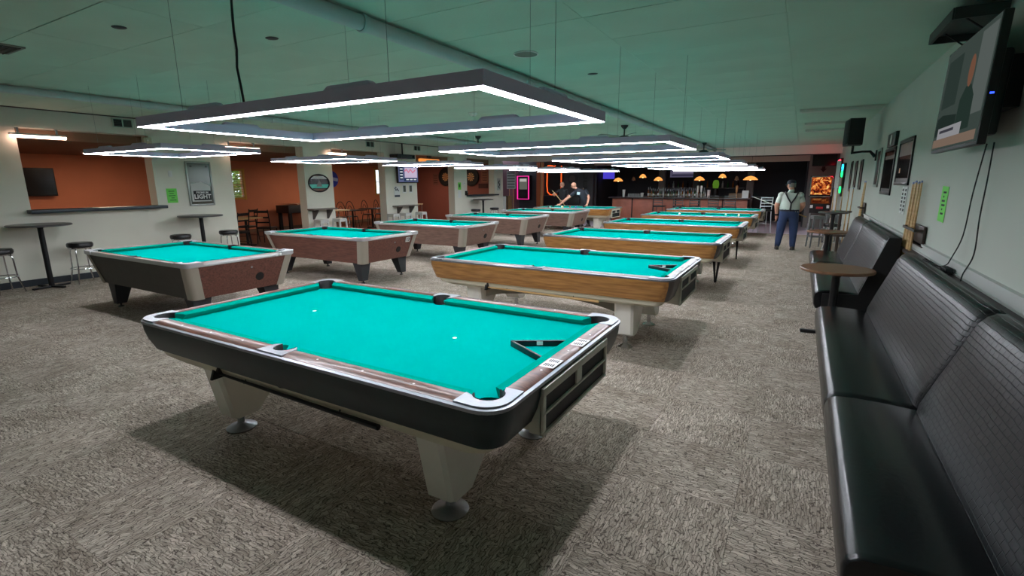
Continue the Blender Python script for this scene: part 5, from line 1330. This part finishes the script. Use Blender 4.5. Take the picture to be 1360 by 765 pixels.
# ------------------------------------------------------------------ people
def skinned(J, E_, tags, mats, sub=2):
    """J: name -> (pos, radius); E_: edges (a, b, tag); bakes a skin-modifier body with materials by nearest bone"""
    names = list(J); idx = {n: i for i, n in enumerate(names)}
    me = bpy.data.meshes.new('body_skeleton')
    me.from_pydata([J[n][0] for n in names], [(idx[a], idx[b]) for a, b, t_ in E_], [])
    o = bpy.data.objects.new('body_skeleton', me); COL.objects.link(o)
    md = o.modifiers.new('skin', 'SKIN'); md.use_smooth_shade = True; md.branch_smoothing = .6
    for i, n in enumerate(names):
        r = J[n][1]; me.skin_vertices[0].data[i].radius = r if isinstance(r, tuple) else (r, r)
        me.skin_vertices[0].data[i].use_root = (n == 'pelvis')
    sb = o.modifiers.new('sub', 'SUBSURF'); sb.levels = sub; sb.render_levels = sub
    bpy.context.view_layer.update()
    out = bpy.data.meshes.new_from_object(o.evaluated_get(bpy.context.evaluated_depsgraph_get()))
    bpy.data.objects.remove(o); bpy.data.meshes.remove(me)
    rad = lambda n: max(J[n][1]) if isinstance(J[n][1], tuple) else J[n][1]
    segs = [(Vector(J[a][0]), Vector(J[b][0]), rad(a), rad(b), tags.index(t_)) for a, b, t_ in E_]
    out.materials.clear()
    for m in mats: out.materials.append(m)
    for p in out.polygons:
        c = p.center; best = (9, 0)
        for a, b_, ra, rb, k in segs:
            ab = b_-a; t_ = max(0, min(1, (c-a).dot(ab)/max(ab.length_squared, 1e-9))); d = (a+ab*t_-c).length-.9*(ra+(rb-ra)*t_)
            if d < best[0]: best = (d, k)
        p.material_index = best[1] if best[1] > 1 else (1 if c.z < .985 else 0); p.use_smooth = True
    return out
def fingers(g, palm, direc, side, up, s=1., curl=.5):
    """five separate fingers growing from the palm point"""
    palm, d, sd, u = Vector(palm), Vector(direc).normalized(), Vector(side).normalized(), Vector(up).normalized()
    g.tube([palm-d*.075*s, palm-d*.03*s, palm+d*.012*s, palm+d*.03*s],[.026*s,.036*s,.037*s,.028*s],10)
    for k, (off, ln) in enumerate(((-.03,.07),(-.01,.08),(.01,.075),(.03,.06))):
        a = palm+sd*off*s+d*.02*s; b = a+d*ln*.5*s-u*.01*curl*s; c = b+(d*(1-curl)-u*curl).normalized()*ln*.5*s
        g.tube([a, b, c],[.0095*s,.0088*s,.007*s],6)
    a = palm-sd*.03*s-d*.02*s; b = a-sd*.028*s+d*.03*s; c = b+d*.032*s-u*.012*s
    g.tube([a,b,c],[.011*s,.010*s,.008*s],6)
def head_bits(t, c, f, s=1., hair=None, cap=None, beard=None):
    """nose, ears, eyes and mouth on a head centred at c, facing f"""
    c, f = Vector(c), Vector(f).normalized(); r = f.cross(Vector((0,0,1))).normalized(); u = r.cross(f)
    g = G(); g.tube([c+f*.094*s+u*.02*s, c+f*.118*s-u*.018*s, c+f*.098*s-u*.028*s],[.008*s,.014*s,.01*s],8); g.build('nose', skin, t)
    for q in (-1,1):
        g = G(); g.ball(c+r*q*.083*s-f*.005*s-u*.005*s,.028*s,10,(.45,.7,1.1)); g.build('ear', skin, t)
        g = G(); g.ball(c+r*q*.032*s+f*.088*s+u*.012*s,.0115*s,8); g.build('eye', mat('eye_dark',(40,34,32),.2), t)
        g = G(); g.tube([c+r*q*.05*s+f*.084*s+u*.032*s, c+r*q*.018*s+f*.096*s+u*.034*s],.005*s,5); g.build('eyebrow', mat('brow',(96,76,62),.8), t)
    g = G(); g.tube([c-r*.026*s+f*.088*s-u*.055*s, c+f*.098*s-u*.054*s, c+r*.026*s+f*.088*s-u*.055*s],.0055*s,6); g.build('mouth', mat('lips',(166,98,88),.5), t)
denim = mat('blue_denim',(44,62,98),.85,var=.18,vscale=5,bump=.1,bscale=300)
shirt = mat('pale_green_polo',(186,196,186),.85,var=.05,vscale=5,bump=.1,bscale=40)
navy = mat('navy_tee',(26,30,40),.85,var=.1,vscale=6); blacktee = mat('black_tee',(22,22,26),.85,var=.1,vscale=6); dpants = mat('dark_trousers',(30,30,36),.85)
shoe = mat('grey_shoe',(70,66,62),.7)
TAGS = ['shirt','pants','skin','shoe']
EB = [('pelvis','spine','shirt'),('spine','chest','shirt'),('chest','neck0','shirt'),('neck0','neck','skin'),('neck','head','skin'),('head','crown','skin'),
      ('pelvis','hipL','pants'),('hipL','kneeL','pants'),('kneeL','ankL','pants'),('ankL','toeL','shoe'),('pelvis','hipR','pants'),('hipR','kneeR','pants'),('kneeR','ankR','pants'),('ankR','toeR','shoe'),
      ('chest','shL','shirt'),('shL','slvL','shirt'),('slvL','elL','skin'),('elL','wrL','skin'),('wrL','haL','skin'),('chest','shR','shirt'),('shR','slvR','shirt'),('slvR','elR','skin'),('elR','wrR','skin'),('wrR','haR','skin')]
def lerp(a, b, k): return tuple(x+(y-x)*k for x, y in zip(a, b))
def person(loc, label, J, mats, headf, hands, hc):
    t = thing('person', label, 'person', loc)
    for s in 'LR': J['slv'+s] = (lerp(J['sh'+s][0], J['el'+s][0], .72), J['el'+s][1]*1.15)
    me = skinned(J, EB, TAGS, mats)
    b = bmesh.new(); b.from_mesh(me); g = G(); g.b.free(); g.b = b; g.mi = 2
    f_ = Vector(headf).normalized(); rgt = f_.cross(Vector((0,0,1))).normalized(); up_ = rgt.cross(f_)
    M = Matrix.Translation(hc) @ Matrix((( rgt.x,f_.x,up_.x,0),(rgt.y,f_.y,up_.y,0),(rgt.z,f_.z,up_.z,0),(0,0,0,1)))
    h = G(); h.mi = 2; h.ball((0,-.008,.02),.1,18,(.80,.98,1.02)); h.ball((0,.028,-.045),.066,14,(.86,.86,1.0)); h.b.transform(M)
    tmp = bpy.data.meshes.new('head'); h.b.to_mesh(tmp); h.b.free(); b.from_mesh(tmp); bpy.data.meshes.remove(tmp)
    h = G(); h.mi = 0
    for q in ('shL','shR'):
        c_ = J[q][0]; e_ = lerp(c_, J['slv'+q[2]][0], .12); h.ball(e_, J[q][1]*.80, 14, (1,1,1.0))
    tmp = bpy.data.meshes.new('shoulders'); h.b.to_mesh(tmp); h.b.free(); b.from_mesh(tmp); bpy.data.meshes.remove(tmp)
    for palm, d, sd, u, cu in hands: fingers(g, palm, d, sd, u, 1.05, cu)
    b.to_mesh(me); b.free(); me.polygons.foreach_set('use_smooth', [True]*len(me.polygons))
    put('body', me, t)
    for sd_ in 'LR':   # shoes
        a, q = Vector(J['ank'+sd_][0]), Vector(J['toe'+sd_][0]); d = Vector((q.x-a.x, q.y-a.y, 0)).normalized(); n_ = Vector((-d.y, d.x, 0)); o_ = Vector((a.x, a.y, 0))
        g = G(); rings = []
        for u_, w_, h in ((-.085,.026,.055),(-.06,.040,.085),(.0,.044,.095),(.07,.047,.075),(.14,.049,.058),(.19,.036,.045),(.21,.016,.03)):
            rings.append([o_+d*u_+n_*w_*x+Vector((0,0,z*h)) for x, z in ((-.9,0),(-1,.3),(-.8,.75),(-.35,1),(.35,1),(.8,.75),(1,.3),(.9,0))])
        g.loft(rings); g.build('shoe', shoe, t)
    head_bits(t, hc, headf)
    return t
# man walking in the aisle, seen from behind
J = {'pelvis':((0,0,.95),(.225,.19)),'spine':((.005,.01,1.10),(.235,.21)),'chest':((.01,.02,1.29),(.22,.175)),'neck0':((.01,.03,1.43),.085),'neck':((.005,.035,1.48),.062),'head':((-.005,.045,1.55),.06),'crown':((-.01,.05,1.59),.05),
     'hipL':((-.115,0,.86),.14),'kneeL':((-.15,.03,.47),.10),'ankL':((-.18,-.03,.10),.068),'toeL':((-.20,.11,.045),.045),'hipR':((.115,0,.86),.14),'kneeR':((.14,.04,.47),.10),'ankR':((.15,.02,.10),.068),'toeR':((.17,.16,.045),.045),
     'shL':((-.19,.02,1.37),.105),'elL':((-.285,-.02,1.10),.06),'wrL':((-.265,.02,.87),.04),'haL':((-.26,.03,.80),(.028,.044)),'shR':((.195,.02,1.37),.105),'elR':((.29,-.01,1.10),.06),'wrR':((.24,.25,.97),.04),'haR':((.17,.36,.95),(.03,.04))}
man = person((.27,14.35,0),'man in pale polo, jeans, black suspenders and cap holding a cue in the aisle',J,[shirt,denim,skin,shoe],(-.75,.6,-.08),
       [((-.26,.035,.78),(.0,.1,-1),(0,1,0),(1,0,0),.5),((.15,.37,.945),(-1,.2,0),(0,0,1),(0,-1,0),.8)],(-.012,.055,1.595))
g = G(); h_ = Vector((-.012,.055,1.595)); g.loft([[h_+Vector((.088*math.cos(a)+.012,.092*math.sin(a)-.012,z)) for a in [2*PI*k/18 for k in range(18)]] for z in (-.05,.05)],cap=(False,False))
dead = [v for v in g.b.verts if (v.co-h_).dot(Vector((-.78,.62,0))) > .02]; bmesh.ops.delete(g.b, geom=dead, context='VERTS'); g.build('hair', mat('grey_hair',(120,116,110),.9), man)
g = G(); c = Vector((-.010,.052,1.635)); g.lathe([(.097,-.015),(.098,.02),(.085,.06),(.05,.085),(0,.092)],c,18); f = Vector((-.78,.62,-.1)).normalized(); r = Vector((f.y,-f.x,0)).normalized()
g.build('cap', mat('navy_cap',(34,40,52),.8), man)
g = G(); g.loft([[c+f*.07+r*.085-Vector((0,0,.012)),c+f*.13+r*.06-Vector((0,0,.022)),c+f*.165-Vector((0,0,.026)),c+f*.13-r*.06-Vector((0,0,.022)),c+f*.07-r*.085-Vector((0,0,.012))],[c+f*.07+r*.085+Vector((0,0,0)),c+f*.13+r*.06-Vector((0,0,.012)),c+f*.165-Vector((0,0,.016)),c+f*.13-r*.06-Vector((0,0,.012)),c+f*.07-r*.085]]); g.build('cap_brim', mat('navy_cap',(34,40,52)), man)
g = G(); g.tube([(-.115,.02,1.415),(-.115,-.05,1.425),(-.113,-.095,1.40),(-.05,-.158,1.28),(.03,-.19,1.16)],.018,6); g.tube([(.15,.02,1.415),(.15,-.05,1.425),(.148,-.095,1.40),(.1,-.160,1.28),(.03,-.19,1.16)],.018,6); g.tube([(.03,-.19,1.17),(.025,-.204,1.08),(.02,-.198,.985)],.018,6); g.build('suspenders', blackrub, man)
g = G(); g.loft([[(.222*math.cos(a),.192*math.sin(a),z) for a in [2*PI*k/24 for k in range(24)]] for z in (.965,1.005)],cap=(False,False)); g.build('belt', mat('dark_belt',(30,34,44),.6), man)
g = G(); g.rod((-.268,.018,.895),(-.263,.026,.85),.047,.045,10); g.build('wristband', blackrub, man)
cue((-.58,14.32,1.31),(.66,14.78,.80),'pale cue carried across the body by the man in suspenders', m=mat('white_cue',(226,222,210),.4))
# two players at the end of the left row
J = {'pelvis':((.04,.1,.93),(.18,.15)),'spine':((.0,.07,1.10),(.18,.15)),'chest':((-.12,.0,1.29),(.18,.14)),'neck0':((-.24,-.04,1.42),.08),'neck':((-.29,-.06,1.465),.058),'head':((-.335,-.075,1.52),.06),'crown':((-.35,-.08,1.555),.05),
     'hipL':((-.07,.1,.85),.115),'kneeL':((-.10,.02,.47),.08),'ankL':((-.10,.12,.085),.055),'toeL':((-.18,.02,.04),.042),'hipR':((.14,.1,.85),.115),'kneeR':((.16,.06,.47),.08),'ankR':((.2,.16,.085),.055),'toeR':((.14,.03,.04),.042),
     'shL':((-.27,-.10,1.35),.09),'elL':((-.50,-.26,1.10),.052),'wrL':((-.72,-.41,.90),.036),'haL':((-.79,-.455,.855),(.028,.036)),'shR':((.05,.09,1.37),.09),'elR':((.24,.0,1.13),.052),'wrR':((.27,-.2,.90),.036),'haR':((.26,-.25,.855),(.028,.036))}
p = person((-6.75,18.2,0),'bald man in a navy tee with a chest print leaning over the table',J,[navy,dpants,skin,shoe],(-.8,-.5,-.35),
       [((-.82,-.475,.84),(-.9,-.4,-.1),(.4,-.9,0),(0,0,1),.35),((.255,-.28,.845),(0,-1,-.3),(-1,0,0),(0,0,1),.4)],(-.36,-.085,1.565))
g = G(); g.box((-.135,-.142,1.27),(.12,.012,.11),R=Euler((.2,.1,.1)),bev=.004); g.build('chest_print', mat('white_print',(200,214,222),.7), p)
J = {'pelvis':((0,.05,.93),(.165,.13)),'spine':((0,.03,1.10),(.165,.135)),'chest':((0,.0,1.30),(.165,.13)),'neck0':((-.01,-.03,1.44),.075),'neck':((-.015,-.035,1.48),.056),'head':((-.015,-.045,1.54),.06),'crown':((-.015,-.045,1.58),.05),
     'hipL':((-.1,.05,.85),.11),'kneeL':((-.11,.0,.47),.078),'ankL':((-.12,.05,.085),.055),'toeL':((-.13,-.08,.04),.042),'hipR':((.1,.05,.85),.11),'kneeR':((.11,.02,.47),.078),'ankR':((.13,.06,.085),.055),'toeR':((.14,-.07,.04),.042),
     'shL':((-.17,-.02,1.38),.08),'elL':((-.34,-.1,1.24),.05),'wrL':((-.28,-.30,1.22),.034),'haL':((-.24,-.35,1.22),(.026,.034)),'shR':((.17,-.02,1.38),.08),'elR':((.26,-.04,1.12),.05),'wrR':((.14,-.22,.99),.034),'haR':((.09,-.27,.965),(.026,.034))}
p = person((-7.75,18.55,0),'man in a black tee holding a cue before the orange neon',J,[blacktee,dpants,skin,shoe],(.1,-.95,-.3),
       [((-.225,-.365,1.22),(.8,-.5,0),(0,0,1),(-.5,-.8,0),.8),((.075,-.285,.96),(-.9,-.3,0),(0,0,1),(.3,-.9,0),.8)],(-.015,-.055,1.585))
g = G(); g.ball((-.015,-.05,1.61),.1,16,(.84,1.0,1.0)); dead = [v for v in g.b.verts if v.co.z < 1.60 and v.co.y < -.03 or v.co.z < 1.55 or (v.co.z < 1.655 and v.co.y < -.09)]; bmesh.ops.delete(g.b, geom=dead, context='VERTS'); g.build('hair', mat('short_fair_hair',(150,110,90),.8), p)
g = G(); g.ball((.085,-.275,.962),.045,10,(1,1,.8)); g.build('blue_glove', mat('blue_glove',(60,70,170),.7), p)
cue((-8.03,18.14,1.38),(-7.52,18.24,.80),'pale cue held upright-slanting by the man in the black tee')
